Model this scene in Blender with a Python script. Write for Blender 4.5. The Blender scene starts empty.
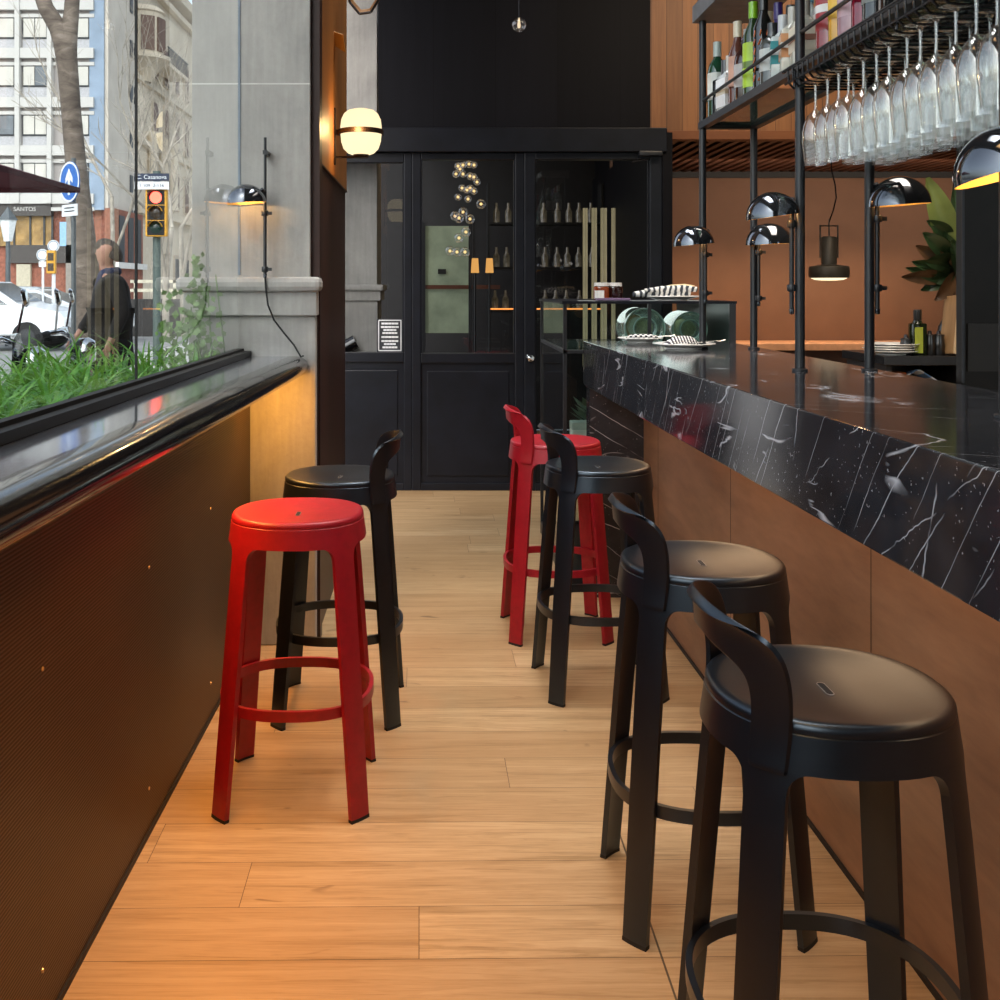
import bpy, bmesh, math, random
from mathutils import Vector, Matrix
random.seed(7)
R = math.radians
PI = math.pi
col = bpy.context.scene.collection
scene = bpy.context.scene

# ------------------------------------------------------------------ camera
F, CX, CY, H = 1070.0, 433.0, 288.0, 1.36
cam = bpy.data.cameras.new('camera'); camo = bpy.data.objects.new('camera', cam)
col.objects.link(camo); camo.location = (0, 0, H); camo.rotation_euler = (R(90), 0, 0)
cam.sensor_width = 36; cam.lens = 36 * F / 1000; cam.shift_x = (500 - CX) / 1000; cam.shift_y = -(500 - CY) / 1000
cam.clip_start = .05; cam.clip_end = 400
scene.camera = camo

def at(px, py, Y):
    return Vector(((px - CX) * Y / F, Y, H + (CY - py) * Y / F))

# ------------------------------------------------------------------ materials
def srgb(c):
    if isinstance(c, str):
        c = [int(c[i:i+2], 16) / 255 for i in (0, 2, 4)]
    return tuple((x / 12.92 if x <= .04045 else ((x + .055) / 1.055) ** 2.4) for x in c) + (1,)

class NT:
    def __init__(s, name):
        s.m = bpy.data.materials.new(name); s.m.use_nodes = True
        s.t = s.m.node_tree; s.t.nodes.clear()
        s.out = s.n('ShaderNodeOutputMaterial')
    def n(s, typ, **kw):
        nd = s.t.nodes.new(typ)
        for k, v in kw.items():
            if k in nd.inputs.keys(): nd.inputs[k].default_value = v
            else: setattr(nd, k, v)
        return nd
    def l(s, a, b):
        s.t.links.new(a, b)
    def bsdf(s, **kw):
        b = s.n('ShaderNodeBsdfPrincipled')
        for k, v in kw.items(): b.inputs[k].default_value = v
        s.l(b.outputs[0], s.out.inputs[0]); return b
    def coord(s, kind='Object', scale=(1, 1, 1), rot=(0, 0, 0), loc=(0, 0, 0)):
        tc = s.n('ShaderNodeTexCoord'); mp = s.n('ShaderNodeMapping')
        mp.inputs['Scale'].default_value = scale; mp.inputs['Rotation'].default_value = rot; mp.inputs['Location'].default_value = loc
        s.l(tc.outputs[kind], mp.inputs[0]); return mp.outputs[0]
    def noise(s, vec, scale=5, detail=4, rough=.55, dist=0):
        n = s.n('ShaderNodeTexNoise'); n.inputs['Scale'].default_value = scale; n.inputs['Detail'].default_value = detail
        n.inputs['Roughness'].default_value = rough; n.inputs['Distortion'].default_value = dist
        s.l(vec, n.inputs['Vector']); return n.outputs[0]
    def ramp(s, fac, stops, interp='LINEAR'):
        r = s.n('ShaderNodeValToRGB'); e = r.color_ramp.elements; r.color_ramp.interpolation = interp
        while len(e) < len(stops): e.new(.5)
        for i, (p, c) in enumerate(stops):
            e[i].position = p; e[i].color = c if len(c) == 4 else tuple(c) + (1,)
        s.l(fac, r.inputs[0]); return r.outputs[0]
    def mix(s, fac, a, b, mode='MIX'):
        m = s.n('ShaderNodeMix', data_type='RGBA', blend_type=mode)
        for sock, v in ((m.inputs[0], fac), (m.inputs[6], a), (m.inputs[7], b)):
            if hasattr(v, 'is_output'): s.l(v, sock)
            else: sock.default_value = v
        return m.outputs[2]
    def math(s, op, a, b=0.0, c=None):
        m = s.n('ShaderNodeMath', operation=op)
        for i, v in enumerate((a, b, c)):
            if v is None: continue
            if hasattr(v, 'is_output'): s.l(v, m.inputs[i])
            else: m.inputs[i].default_value = v
        return m.outputs[0]
    def bump(s, h, strength=.2, dist=.01):
        b = s.n('ShaderNodeBump'); b.inputs['Strength'].default_value = strength; b.inputs['Distance'].default_value = dist
        s.l(h, b.inputs['Height']); return b.outputs[0]

def simple(name, c, rough=.5, metal=0.0, var=.08, nscale=12, bump=0.0, spec=.5, coat=0.0, emit=None, estr=0.0):
    t = NT(name); b = t.bsdf(Roughness=rough, Metallic=metal)
    b.inputs['Specular IOR Level'].default_value = spec
    b.inputs['Coat Weight'].default_value = coat
    v = t.coord(); nz = t.noise(v, nscale, 5)
    base = srgb(c) if isinstance(c, str) else tuple(c) + (1,)
    lo = tuple(x * (1 - var * 2) for x in base[:3]) + (1,); hi = tuple(min(1, x * (1 + var * 2)) for x in base[:3]) + (1,)
    t.l(t.ramp(nz, [(.3, lo), (.7, hi)]), b.inputs['Base Color'])
    if bump: t.l(t.bump(nz, bump, .004), b.inputs['Normal'])
    if emit is not None:
        b.inputs['Emission Color'].default_value = srgb(emit) if isinstance(emit, str) else tuple(emit) + (1,)
        b.inputs['Emission Strength'].default_value = estr
    return t.m

def emis(name, c, s):
    t = NT(name); e = t.n('ShaderNodeEmission'); e.inputs[0].default_value = srgb(c); 
    v = t.coord(); nz = t.noise(v, 3, 2); t.l(t.math('MULTIPLY_ADD', nz, s * .3, s * .85), e.inputs[1])
    t.l(e.outputs[0], t.out.inputs[0]); return t.m

def glass(name, tint='ffffff', refl=1.0, base=.04, power=4.0, rough=.0, haze=0.0, hazecol='dfe8ec', gcol=(1, 1, 1, 1)):
    # thin sheet glass: clear transmission plus a Fresnel-weighted mirror (and a little haze)
    t = NT(name)
    tr = t.n('ShaderNodeBsdfTransparent'); tr.inputs[0].default_value = srgb(tint)
    gl = t.n('ShaderNodeBsdfGlossy'); gl.inputs['Roughness'].default_value = rough; gl.inputs[0].default_value = gcol
    lw = t.n('ShaderNodeLayerWeight'); lw.inputs[0].default_value = .5
    f = t.math('POWER', lw.outputs['Facing'], power)
    f = t.math('MULTIPLY_ADD', f, refl * (1 - base), base)
    mx = t.n('ShaderNodeMixShader'); t.l(f, mx.inputs[0]); t.l(tr.outputs[0], mx.inputs[1]); t.l(gl.outputs[0], mx.inputs[2])
    last = mx
    if haze:
        df = t.n('ShaderNodeBsdfDiffuse'); df.inputs[0].default_value = srgb(hazecol)
        tl = t.n('ShaderNodeBsdfTranslucent'); tl.inputs[0].default_value = srgb(hazecol)
        m1 = t.n('ShaderNodeMixShader'); m1.inputs[0].default_value = .5; t.l(df.outputs[0], m1.inputs[1]); t.l(tl.outputs[0], m1.inputs[2])
        m2 = t.n('ShaderNodeMixShader'); v = t.coord(); nz = t.noise(v, 9, 3)
        t.l(t.math('MULTIPLY', nz, haze * 2), m2.inputs[0]); t.l(mx.outputs[0], m2.inputs[1]); t.l(m1.outputs[0], m2.inputs[2]); last = m2
    t.l(last.outputs[0], t.out.inputs[0]); return t.m

def wood(name, dark, light, scale=(1, 1, 1), rough=.4, ring=3.0, bump=.05, planks=None, rot=(0, 0, 0), groove=.02, spec=.4):
    # scale stretches the grain: small number along the grain direction
    t = NT(name); b = t.bsdf(Roughness=rough)
    v = t.coord('Object', scale, rot)
    n1 = t.noise(v, ring, 6, .6, .6); n2 = t.noise(v, ring * 7, 3, .6, .2)
    m = t.math('MULTIPLY_ADD', n2, .35, t.math('MULTIPLY', n1, .75))
    c = t.ramp(m, [(.32, srgb(dark)), (.72, srgb(light))])
    if planks:  # (axis index, width): dark grooves between boards and a tone per board
        ax, w = planks
        sp = t.n('ShaderNodeSeparateXYZ'); tc = t.n('ShaderNodeTexCoord'); t.l(tc.outputs['Object'], sp.inputs[0])
        q = t.math('DIVIDE', sp.outputs[ax], w); fr = t.math('FRACT', q); fl = t.math('FLOOR', q)
        wn = t.n('ShaderNodeTexWhiteNoise', noise_dimensions='1D'); t.l(fl, wn.inputs['W'])
        c = t.mix(t.math('MULTIPLY', wn.outputs['Value'], .35), c, (0, 0, 0, 1))
        g = t.math('LESS_THAN', fr, groove)
        c = t.mix(t.math('MULTIPLY', g, .7), c, (0, 0, 0, 1))
    t.l(c, b.inputs['Base Color']); b.inputs['Specular IOR Level'].default_value = spec
    if bump: t.l(t.bump(m, bump, .003), b.inputs['Normal'])
    return t.m

M = {}
M['stool_black'] = simple('black powder coat', (.0038, .0045, .0068), .34, 0, .1, 40, .03, .8)
M['stool_black'].node_tree.nodes['Principled BSDF'].inputs['Specular Tint'].default_value = (.72, .86, 1, 1)  # highlights tinted blue in the coat to imitate cool daylight
M['stool_red'] = simple('red powder coat', (.30, .005, .0135), .42, 0, .06, 40, .03, .5)
M['rubber'] = simple('dark rubber', (.006, .006, .006), .7)
M['black_metal'] = simple('black painted steel', (.013, .014, .017), .38, 0, .1, 30, 0, .6)
M['grey_metal'] = simple('grey painted steel', (.035, .036, .040), .4, .3, .1, 30)
M['shelf_grey'] = simple('pale grey steel', (.16, .16, .165), .45, .2, .1, 20)
M['wire'] = simple('black wire', (.02, .02, .023), .25, .6, .05)
M['frame_dark'] = simple('blue black lacquered wood', (.0055, .0068, .011), .36, 0, .15, 8, .02, .3)
M['panel_dark'] = wood('black stained boards', '0b0b10', '131319', (1, 1, .06), .6, 6, .05, (0, .42), groove=.012, spec=.12)
M['nose'] = simple('black glossy nosing', (.007, .007, .009), .16, 0, .1, 6, 0, .7, .5)
M['ledge_top'] = simple('smoked steel counter', (.56, .60, .68), .11, .92, .12, 3, 0, .8)
M['stone'] = None
M['wood_counter'] = wood('reddish veneer', '74503a', 'a57a5a', (.12, .35, 1.6), .34, 3, .02)
M['wood_fascia'] = wood('honey oak boards', '73482b', 'a06c40', (2, 1, .12), .5, 4, .03, (0, .105), groove=.04)
M['wood_slat'] = wood('dark teak slats', '43281c', '67402c', (1, .1, 1), .5, 4, .02)
M['wood_jamb'] = wood('dark mahogany boards', '24110c', '3d1f15', (1, 1.2, .06), .45, 5, .03, (1, .11), groove=.03)
M['wood_box'] = wood('ochre oak box', '7a4a1c', 'a86a2a', (1, 1, .1), .5, 4, .02)
M['bronze'] = None
M['wall_ochre'] = simple('rust coloured fabric wall', '75543f', .75, 0, .05, 3)
M['trim_black'] = simple('black shadow trim', '0d0b0b', .6)
M['plaster'] = simple('dark plaster', '3a3634', .9, 0, .06, 5)
M['ceil'] = simple('charcoal ceiling', '4a4643', .9)
M['white_china'] = simple('white china', 'e6e3de', .15, 0, .02)
M['chrome_black'] = simple('black chrome enamel', (.13, .14, .16), .08, .9, .1, 4, 0, .9, .6)
M['inner_warm'] = simple('amber lamp lining', (.70, .42, .12), .4, 0, .05, 9, 0, .5, 0, 'ffb63a', .16)
M['opal'] = emis('lit opal glass', 'ffe9b8', 1.3)
M['bulb'] = emis('warm bulb', 'ffd08a', 2.0)
M['led_red'] = emis('red signal light', 'ff4a3a', 14.0)
M['glass'] = glass('window glass', 'd6dfe2', .9, .035, 4.2)
M['glass_dark'] = glass('door glass', 'd9dcde', .9, .05, 3.5)
M['glass_case'] = glass('display case glass', 'e2efec', .8, .03, 3)
M['glass_green'] = glass('greenish shelf glass', '9fb3ad', .7, .06, 3, 0, .10, '8ea39c')
M['glass_wine'] = glass('wine glass crystal', 'fafcfc', 1.0, .19, 2.6, .0, .022, 'ffffff', (1, .98, .94, 1))  # raised mirror and white haze imitate bright window reflections
M['glass_jar'] = glass('thick jar glass', 'dcebe6', 1.0, .10, 1.5, .02, .16, 'd8ece4')
M['inner_amber'] = simple('bright amber lamp lining', (.75, .46, .12), .4, 0, .05, 9, 0, .5, 0, 'ffb84a', .5)
M['copper'] = simple('brushed brass', (.72, .40, .16), .35, .9, .1)
M['soil'] = simple('dark soil', '2a1f17', .95, 0, .2, 30, .4)

def make_stone(name, dark, light, joint=True):
    t = NT(name); b = t.bsdf(Roughness=.8)
    v = t.coord(); n1 = t.noise(v, 2.2, 8, .62, .5); n2 = t.noise(t.coord('Object', (14, 14, 1.2)), 3, 4); n3 = t.noise(v, 60, 3)
    m = t.math('MULTIPLY_ADD', n2, .25, t.math('MULTIPLY', n1, .75))
    c = t.ramp(m, [(.28, srgb(dark)), (.66, srgb(light))])
    c = t.mix(t.math('MULTIPLY', n3, .25), c, srgb(dark))
    t.l(c, b.inputs['Base Color']); t.l(t.bump(t.math('ADD', n3, n1), .25, .004), b.inputs['Normal']); return t.m
M['stone'] = make_stone('weathered limestone', '7f7d7a', 'b4b1ab')

def make_bronze():   # fine horizontal ribs of a pressed metal sheet, seams every 71 cm
    t = NT('ribbed bronze sheet'); b = t.bsdf(Roughness=.42, Metallic=.35)
    tc = t.n('ShaderNodeTexCoord'); sp = t.n('ShaderNodeSeparateXYZ'); t.l(tc.outputs['Object'], sp.inputs[0])
    s = t.math('SINE', t.math('MULTIPLY', sp.outputs[2], 2 * PI / .0075))
    s = t.math('MULTIPLY_ADD', s, .5, .5)
    nz = t.noise(t.coord('Object', (1, .4, 1)), 2.5, 4)
    c = t.mix(s, srgb('2b1b10'), srgb('523822'))
    c = t.mix(t.math('MULTIPLY', nz, .45), c, srgb('2a180d'))
    fr = t.math('FRACT', t.math('DIVIDE', t.math('ADD', sp.outputs[1], -1.94 + 7.1), .71))
    g = t.math('LESS_THAN', fr, .004)
    c = t.mix(t.math('MULTIPLY', g, .55), c, srgb('120a05'))
    t.l(c, b.inputs['Base Color']); t.l(t.bump(s, .35, .002), b.inputs['Normal']); return t.m
M['bronze'] = make_bronze()

def make_marble():
    t = NT('black marble with white veins'); b = t.bsdf(Roughness=.11)
    b.inputs['Specular IOR Level'].default_value = .55
    v0 = t.coord('Object')
    def veins(scale, mapscale, rot, width, maskscale, m0, m1, dist=1.2, loc=(0, 0, 0)):
        v = t.coord('Object', mapscale, rot, loc)
        n = t.noise(v, scale, 1.6 if dist < .5 else 3, .45, dist)
        a = t.math('ABSOLUTE', t.math('SUBTRACT', n, .5))
        k = t.math('SUBTRACT', 1, t.math('DIVIDE', a, width)); k = t.math('MAXIMUM', k, 0)
        mk = t.noise(t.coord('Object', (1, 1, 1), (0, 0, 0), (loc[0] + 3, 1, 2)), maskscale, 2)
        mr = t.n('ShaderNodeMapRange'); mr.inputs['From Min'].default_value = m0; mr.inputs['From Max'].default_value = m1
        t.l(mk, mr.inputs['Value'])
        return t.math('MULTIPLY', k, mr.outputs[0])
    sx = t.n('ShaderNodeSeparateXYZ'); t.l(v0, sx.inputs[0])
    def hair(slant, bx, w, width, seed, m0, m1, wob=.012, frac=.45):
        wb = t.noise(t.coord('Object', (1, 1, 1), (0, 0, 0), (seed, seed * .7, 0)), 7, 3, .6)
        u = t.math('ADD', sx.outputs[1], t.math('ADD', t.math('MULTIPLY', sx.outputs[2], slant), t.math('MULTIPLY', sx.outputs[0], bx)))
        u = t.math('ADD', u, t.math('MULTIPLY', wb, wob)); q = t.math('DIVIDE', t.math('ADD', u, 20 + seed), w)
        ce = t.math('FLOOR', q); fr = t.math('FRACT', q)
        wn = t.n('ShaderNodeTexWhiteNoise', noise_dimensions='1D'); t.l(t.math('ADD', ce, seed), wn.inputs['W'])
        sc_ = t.n('ShaderNodeSeparateColor'); t.l(wn.outputs['Color'], sc_.inputs[0])
        d = t.math('ABSOLUTE', t.math('SUBTRACT', fr, t.math('MULTIPLY_ADD', sc_.outputs[0], .6, .2)))
        k = t.math('MAXIMUM', t.math('SUBTRACT', 1, t.math('DIVIDE', d, width / w)), 0)
        k = t.math('MULTIPLY', k, t.math('GREATER_THAN', sc_.outputs[1], frac))
        mr = t.n('ShaderNodeMapRange'); mr.inputs['From Min'].default_value = m0; mr.inputs['From Max'].default_value = m1
        t.l(t.noise(t.coord('Object', (2, 3, 3), (0, 0, 0), (seed * 3, 1, 2)), 2.2, 2), mr.inputs['Value'])
        return t.math('MULTIPLY', k, mr.outputs[0])
    ks = [hair(.75, .45, .075, .0015, 1.3, .38, .60), hair(1.0, .30, .17, .0024, 4.1, .38, .58, .03), hair(.35, .7, .33, .0026, 7.7, .44, .56, .06, .35),
          hair(1.6, 1.4, .42, .0028, 2.9, .46, .56, .10, .3), veins(2.6, (1.2, .9, 4.6), (R(12), 0, 0), .020, 4.0, .545, .61, .7, (5, 2, 1))]
    k = ks[0]
    for q_ in ks[1:]: k = t.math('MAXIMUM', k, q_)
    sp = t.noise(v0, 130, 2, .5); sm = t.noise(v0, 5, 2)
    spk = t.math('MULTIPLY', t.math('GREATER_THAN', sp, .70), t.math('GREATER_THAN', sm, .46))
    k = t.math('MINIMUM', t.math('ADD', k, t.math('MULTIPLY', spk, .5)), 1)
    base = t.ramp(t.noise(v0, 6, 6, .7, .6), [(.3, (.012, .012, .0145, 1)), (.75, (.036, .036, .042, 1))])
    t.l(t.mix(k, base, (.55, .55, .58, 1)), b.inputs['Base Color']); return t.m
M['marble'] = make_marble()

def make_floor():
    t = NT('oak floor boards'); b = t.bsdf(Roughness=.34); b.inputs['Specular IOR Level'].default_value = .4
    v = t.coord('Object', (1, 1, 1), (0, 0, R(-.7)))
    sp = t.n('ShaderNodeSeparateXYZ'); t.l(v, sp.inputs[0]); X, Y = sp.outputs[0], sp.outputs[1]
    ry = t.math('DIVIDE', t.math('ADD', Y, .052), .185); row = t.math('FLOOR', ry)
    wn = t.n('ShaderNodeTexWhiteNoise', noise_dimensions='1D'); t.l(row, wn.inputs['W'])
    ux = t.math('ADD', t.math('DIVIDE', X, 2.1), t.math('MULTIPLY', wn.outputs['Value'], 9)); pid = t.math('FLOOR', ux)
    cb_ = t.n('ShaderNodeCombineXYZ'); t.l(row, cb_.inputs[0]); t.l(pid, cb_.inputs[1])
    w2 = t.n('ShaderNodeTexWhiteNoise', noise_dimensions='2D'); t.l(cb_.outputs[0], w2.inputs['Vector'])
    seam = t.math('MAXIMUM', t.math('LESS_THAN', t.math('FRACT', ry), .0105), t.math('LESS_THAN', t.math('FRACT', ux), .0009))
    off = t.n('ShaderNodeVectorMath', operation='MULTIPLY_ADD'); t.l(w2.outputs['Color'], off.inputs[0]); off.inputs[1].default_value = (7, 3, 5)
    t.l(t.coord('Object', (.9, 17, 1)), off.inputs[2])
    g1 = t.noise(off.outputs[0], 1.5, 5, .6, 1.1); g2 = t.noise(off.outputs[0], 9, 5, .68, .5)
    rings = t.math('MULTIPLY_ADD', t.math('SINE', t.math('MULTIPLY', g1, 46)), .055, g1)
    m = t.math('MULTIPLY_ADD', g2, .40, t.math('MULTIPLY', rings, .60))
    c = t.ramp(m, [(.34, srgb('8f7350')), (.50, srgb('b5966f')), (.70, srgb('c9ac86'))])
    c = t.mix(t.math('MULTIPLY', w2.outputs['Value'], .5), c, srgb('94704a'))
    kn = t.noise(t.coord('Object', (4, 11, 1), (0, 0, 0), (1.3, .4, 0)), 1.6, 2, .5, .8)
    kr = t.n('ShaderNodeMapRange'); kr.inputs['From Min'].default_value = .70; kr.inputs['From Max'].default_value = .77; t.l(kn, kr.inputs['Value'])
    c = t.mix(t.math('MULTIPLY', kr.outputs[0], .6), c, srgb('4f3118'))
    c = t.mix(t.math('MULTIPLY', seam, .8), c, srgb('3b2412'))
    tc = t.n('ShaderNodeTexCoord'); s2 = t.n('ShaderNodeSeparateXYZ'); t.l(tc.outputs['Object'], s2.inputs[0])
    ln = t.math('LESS_THAN', t.math('ABSOLUTE', t.math('SUBTRACT', s2.outputs[0], .465)), .0022)
    ln = t.math('MULTIPLY', ln, t.math('LESS_THAN', s2.outputs[1], 2.75))
    c = t.mix(t.math('MULTIPLY', ln, .9), c, srgb('2a1c12'))
    t.l(c, b.inputs['Base Color']); t.l(t.bump(m, .05, .002), b.inputs['Normal']); return t.m
M['floor'] = make_floor()

# ------------------------------------------------------------------ geometry helpers
class MB:
    def __init__(s): s.v = []; s.f = []
    def add(s, vs, fs):
        o = len(s.v); s.v += [tuple(v) for v in vs]; s.f += [tuple(i + o for i in f) for f in fs]; return s
    def box(s, x0, x1, y0, y1, z0, z1, mat=None):
        vs = [Vector((x, y, z)) for z in (z0, z1) for y in (y0, y1) for x in (x0, x1)]
        if mat: vs = [mat @ v for v in vs]
        return s.add(vs, [(0, 2, 3, 1), (4, 5, 7, 6), (0, 1, 5, 4), (2, 6, 7, 3), (0, 4, 6, 2), (1, 3, 7, 5)])
    def bbox(s, x0, x1, y0, y1, z0, z1, b=.004, mat=None):   # box with bevelled edges
        bm = bmesh.new(); bmesh.ops.create_cube(bm, size=1)
        for v in bm.verts: v.co = ((x0 + x1) / 2 + v.co.x * (x1 - x0), (y0 + y1) / 2 + v.co.y * (y1 - y0), (z0 + z1) / 2 + v.co.z * (z1 - z0))
        bmesh.ops.bevel(bm, geom=bm.edges[:], offset=b, segments=2, affect='EDGES', profile=.5)
        bm.verts.index_update()
        vs = [(mat @ v.co if mat else v.co.copy()) for v in bm.verts]; fs = [[v.index for v in f.verts] for f in bm.faces]
        bm.free(); return s.add(vs, fs)
    def lathe(s, prof, seg=24, mat=None, cap=False):   # prof: (r,z) list
        vs = []; fs = []
        for r, z in prof:
            for k in range(seg):
                a = 2 * PI * k / seg; v = Vector((r * math.cos(a), r * math.sin(a), z)); vs.append(mat @ v if mat else v)
        for i in range(len(prof) - 1):
            for k in range(seg):
                k2 = (k + 1) % seg; fs.append((i * seg + k, i * seg + k2, (i + 1) * seg + k2, (i + 1) * seg + k))
        if cap: fs.append(tuple(reversed(range(seg)))); fs.append(tuple((len(prof) - 1) * seg + k for k in range(seg)))
        return s.add(vs, fs)
    def tube(s, pts, r, seg=8, cap=True):
        pts = [Vector(p) for p in pts]; n = len(pts); rs = r if isinstance(r, (list, tuple)) else [r] * n
        vs = []; fs = []; up = Vector((0, 0, 1)); prev = None
        for i, p in enumerate(pts):
            d = (pts[min(i + 1, n - 1)] - pts[max(i - 1, 0)]).normalized()
            if prev is None:
                a = d.cross(up) if abs(d.dot(up)) < .95 else d.cross(Vector((1, 0, 0)))
            else: a = prev - d * prev.dot(d)
            a.normalize(); prev = a; b = d.cross(a)
            for k in range(seg):
                t = 2 * PI * k / seg; vs.append(p + (a * math.cos(t) + b * math.sin(t)) * rs[i])
        for i in range(n - 1):
            for k in range(seg):
                k2 = (k + 1) % seg; fs.append((i * seg + k, i * seg + k2, (i + 1) * seg + k2, (i + 1) * seg + k))
        if cap: fs.append(tuple(reversed(range(seg)))); fs.append(tuple((n - 1) * seg + k for k in range(seg)))
        return s.add(vs, fs)
    def poly(s, pts): return s.add(pts, [tuple(range(len(pts)))])
    def prism(s, pts, d):   # polygon pts extruded along vector d
        n = len(pts); d = Vector(d); vs = [Vector(p) for p in pts] + [Vector(p) + d for p in pts]
        fs = [tuple(range(n))[::-1], tuple(range(n, 2 * n))] + [(i, (i + 1) % n, n + (i + 1) % n, n + i) for i in range(n)]
        return s.add(vs, fs)
    def grid(s, fn, nu, nv, closed=False):
        vs = [fn(i, j) for j in range(nv) for i in range(nu)]; fs = []
        for j in range(nv - 1):
            for i in range(nu if closed else nu - 1):
                i2 = (i + 1) % nu; fs.append((j * nu + i, j * nu + i2, (j + 1) * nu + i2, (j + 1) * nu + i))
        return s.add(vs, fs)
    def build(s, name, mat, parent=None, smooth=None, loc=None, solid=None, bevel=None, fixn=False):
        me = bpy.data.meshes.new(name); me.from_pydata(s.v, [], s.f)
        if fixn:
            bm = bmesh.new(); bm.from_mesh(me); bmesh.ops.recalc_face_normals(bm, faces=bm.faces[:]); bm.to_mesh(me); bm.free()
        me.materials.append(mat)
        if smooth is not None:
            for p in me.polygons: p.use_smooth = True
            if not solid: me.set_sharp_from_angle(angle=R(smooth))
        o = bpy.data.objects.new(name, me); col.objects.link(o)
        if parent: o.parent = parent
        if loc: o.location = loc
        if solid:
            m = o.modifiers.new('solid', 'SOLIDIFY'); m.thickness = abs(solid); m.offset = -1 if solid > 0 else 1
        if bevel:
            m = o.modifiers.new('bev', 'BEVEL'); m.width = bevel; m.segments = 2; m.limit_method = 'ANGLE'; m.angle_limit = R(40)
        if solid:
            m = o.modifiers.new('split', 'EDGE_SPLIT'); m.split_angle = R(smooth or 40)
        return o

def tag(o, label=None, cat=None, group=None, kind=None):
    if label: o['label'] = label
    if cat: o['category'] = cat
    if group: o['group'] = group
    if kind: o['kind'] = kind
    return o
def thing(name, label, cat, loc=(0, 0, 0), rz=0, group=None, kind=None):
    o = bpy.data.objects.new(name, None); col.objects.link(o); o.location = loc; o.rotation_euler = (0, 0, rz)
    o.empty_display_size = .1
    return tag(o, label, cat, group, kind)
def copy_tree(o, parent=None):
    c = o.copy(); col.objects.link(c); c.parent = parent
    for ch in list(o.children): copy_tree(ch, c)
    return c
def rotm(loc=(0, 0, 0), rx=0, ry=0, rz=0):
    return Matrix.Translation(loc) @ Matrix.Rotation(rz, 4, 'Z') @ Matrix.Rotation(ry, 4, 'Y') @ Matrix.Rotation(rx, 4, 'X')
def text(name, s, size, mat, parent, loc, rot=(R(90), 0, 0), align='CENTER', extr=.001, sx=1.0):
    cu = bpy.data.curves.new(name, 'FONT'); cu.body = s; cu.size = size; cu.align_x = align; cu.align_y = 'CENTER'; cu.extrude = extr
    tmp = bpy.data.objects.new('tmp', cu); col.objects.link(tmp)
    bpy.context.view_layer.update()
    me = bpy.data.meshes.new_from_object(tmp.evaluated_get(bpy.context.evaluated_depsgraph_get()))
    bpy.data.objects.remove(tmp); me.materials.clear(); me.materials.append(mat); me.name = name
    o = bpy.data.objects.new(name, me); col.objects.link(o); o.parent = parent; o.location = loc; o.rotation_euler = rot; o.scale = (sx, 1, 1)
    return o
def struct(o, label, cat): return tag(o, label, cat, None, 'structure')
# ------------------------------------------------------------------ the room
HC = 4.2           # ceiling height
YB = 7.2           # the dark entrance partition
def wl(Y): return -.712 + .008 * (Y - 2)      # face of the ribbed panel, drifts with depth
def gx(Y): return -.772 + .0085 * Y           # window glass plane
MB().box(-.9, 6.2, -3.0, 10.2, -.12, 0).build('floor', M['floor']); struct(bpy.data.objects['floor'], 'pale oak board floor running crosswise down the bar', 'floor')
struct(MB().box(-1.0, 6.4, -3.2, 10.4, HC, HC + .15).build('ceiling', M['ceil']), 'charcoal ceiling high above the bar', 'ceiling')
struct(MB().box(-1.0, 6.4, -3.2, -3.0, 0, .45).box(-1.0, 6.4, -3.2, -3.0, 3.5, HC).box(-1.0, 3.6, -3.2, -3.0, .45, 3.5).box(6.1, 6.4, -3.2, -3.0, .45, 3.5).build('wall_rear', M['plaster']), 'dark plaster wall behind the viewer', 'wall')
struct(MB().box(6.2, 6.4, -3.0, 10.4, 0, HC).build('wall_right', M['plaster']), 'dark plaster side wall of the bar', 'wall')
w4 = struct(thing('window_4', None, None), 'wide street window behind the viewer', 'window')
MB().add([(3.6, -3.1, .45), (6.1, -3.1, .45), (6.1, -3.1, 3.5), (3.6, -3.1, 3.5)], [(0, 1, 2, 3)]).build('pane', M['glass'], w4)
m = MB()
for x in (3.6, 6.05): m.box(x, x + .05, -3.14, -3.06, .45, 3.5)
m.box(3.6, 6.1, -3.14, -3.06, .45, .5)
m.build('frame', M['black_metal'], w4)
# ribbed bronze panel below the ledge
m = MB(); y0, y1 = -3.0, 4.076
m.add([(wl(y0), y0, .012), (wl(y1), y1, .012), (wl(y1), y1, 1.02), (wl(y0), y0, 1.02), (wl(y0) - .05, y0, .012), (wl(y1) - .05, y1, .012), (wl(y1) - .05, y1, 1.02), (wl(y0) - .05, y0, 1.02)],
      [(0, 1, 2, 3), (4, 7, 6, 5), (0, 3, 7, 4), (1, 5, 6, 2), (3, 2, 6, 7), (0, 4, 5, 1)])
wall_left = struct(m.build('wall_left', M['bronze'], fixn=True), 'finely ribbed bronze metal panelling under the window ledge', 'wall panel')
M['screw'] = simple('brass screw', (.75, .55, .32), .3, .9)
for k in range(0, 4):
    for z in (.665, .115):
        Y = 1.23 + .71 * k
        MB().lathe([(.0045, 0), (.004, .002), (.0001, .0028)], 10, rotm((wl(Y), Y + .012, z), 0, R(90))).build('screw', M['screw'], wall_left)
m = MB(); m.add([(wl(y0) + .004, y0, 0), (wl(y1) + .004, y1, 0), (wl(y1) + .004, y1, .014), (wl(y0) + .004, y0, .014), (wl(y0) - .02, y0, 0), (wl(y1) - .02, y1, 0), (wl(y1) - .02, y1, .014), (wl(y0) - .02, y0, .014)],
      [(0, 1, 2, 3), (4, 7, 6, 5), (0, 3, 7, 4), (1, 5, 6, 2), (3, 2, 6, 7), (0, 4, 5, 1)])
struct(m.build('baseboard_left', M['trim_black'], fixn=True), 'thin black shadow strip under the bronze panelling', 'baseboard')

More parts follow.
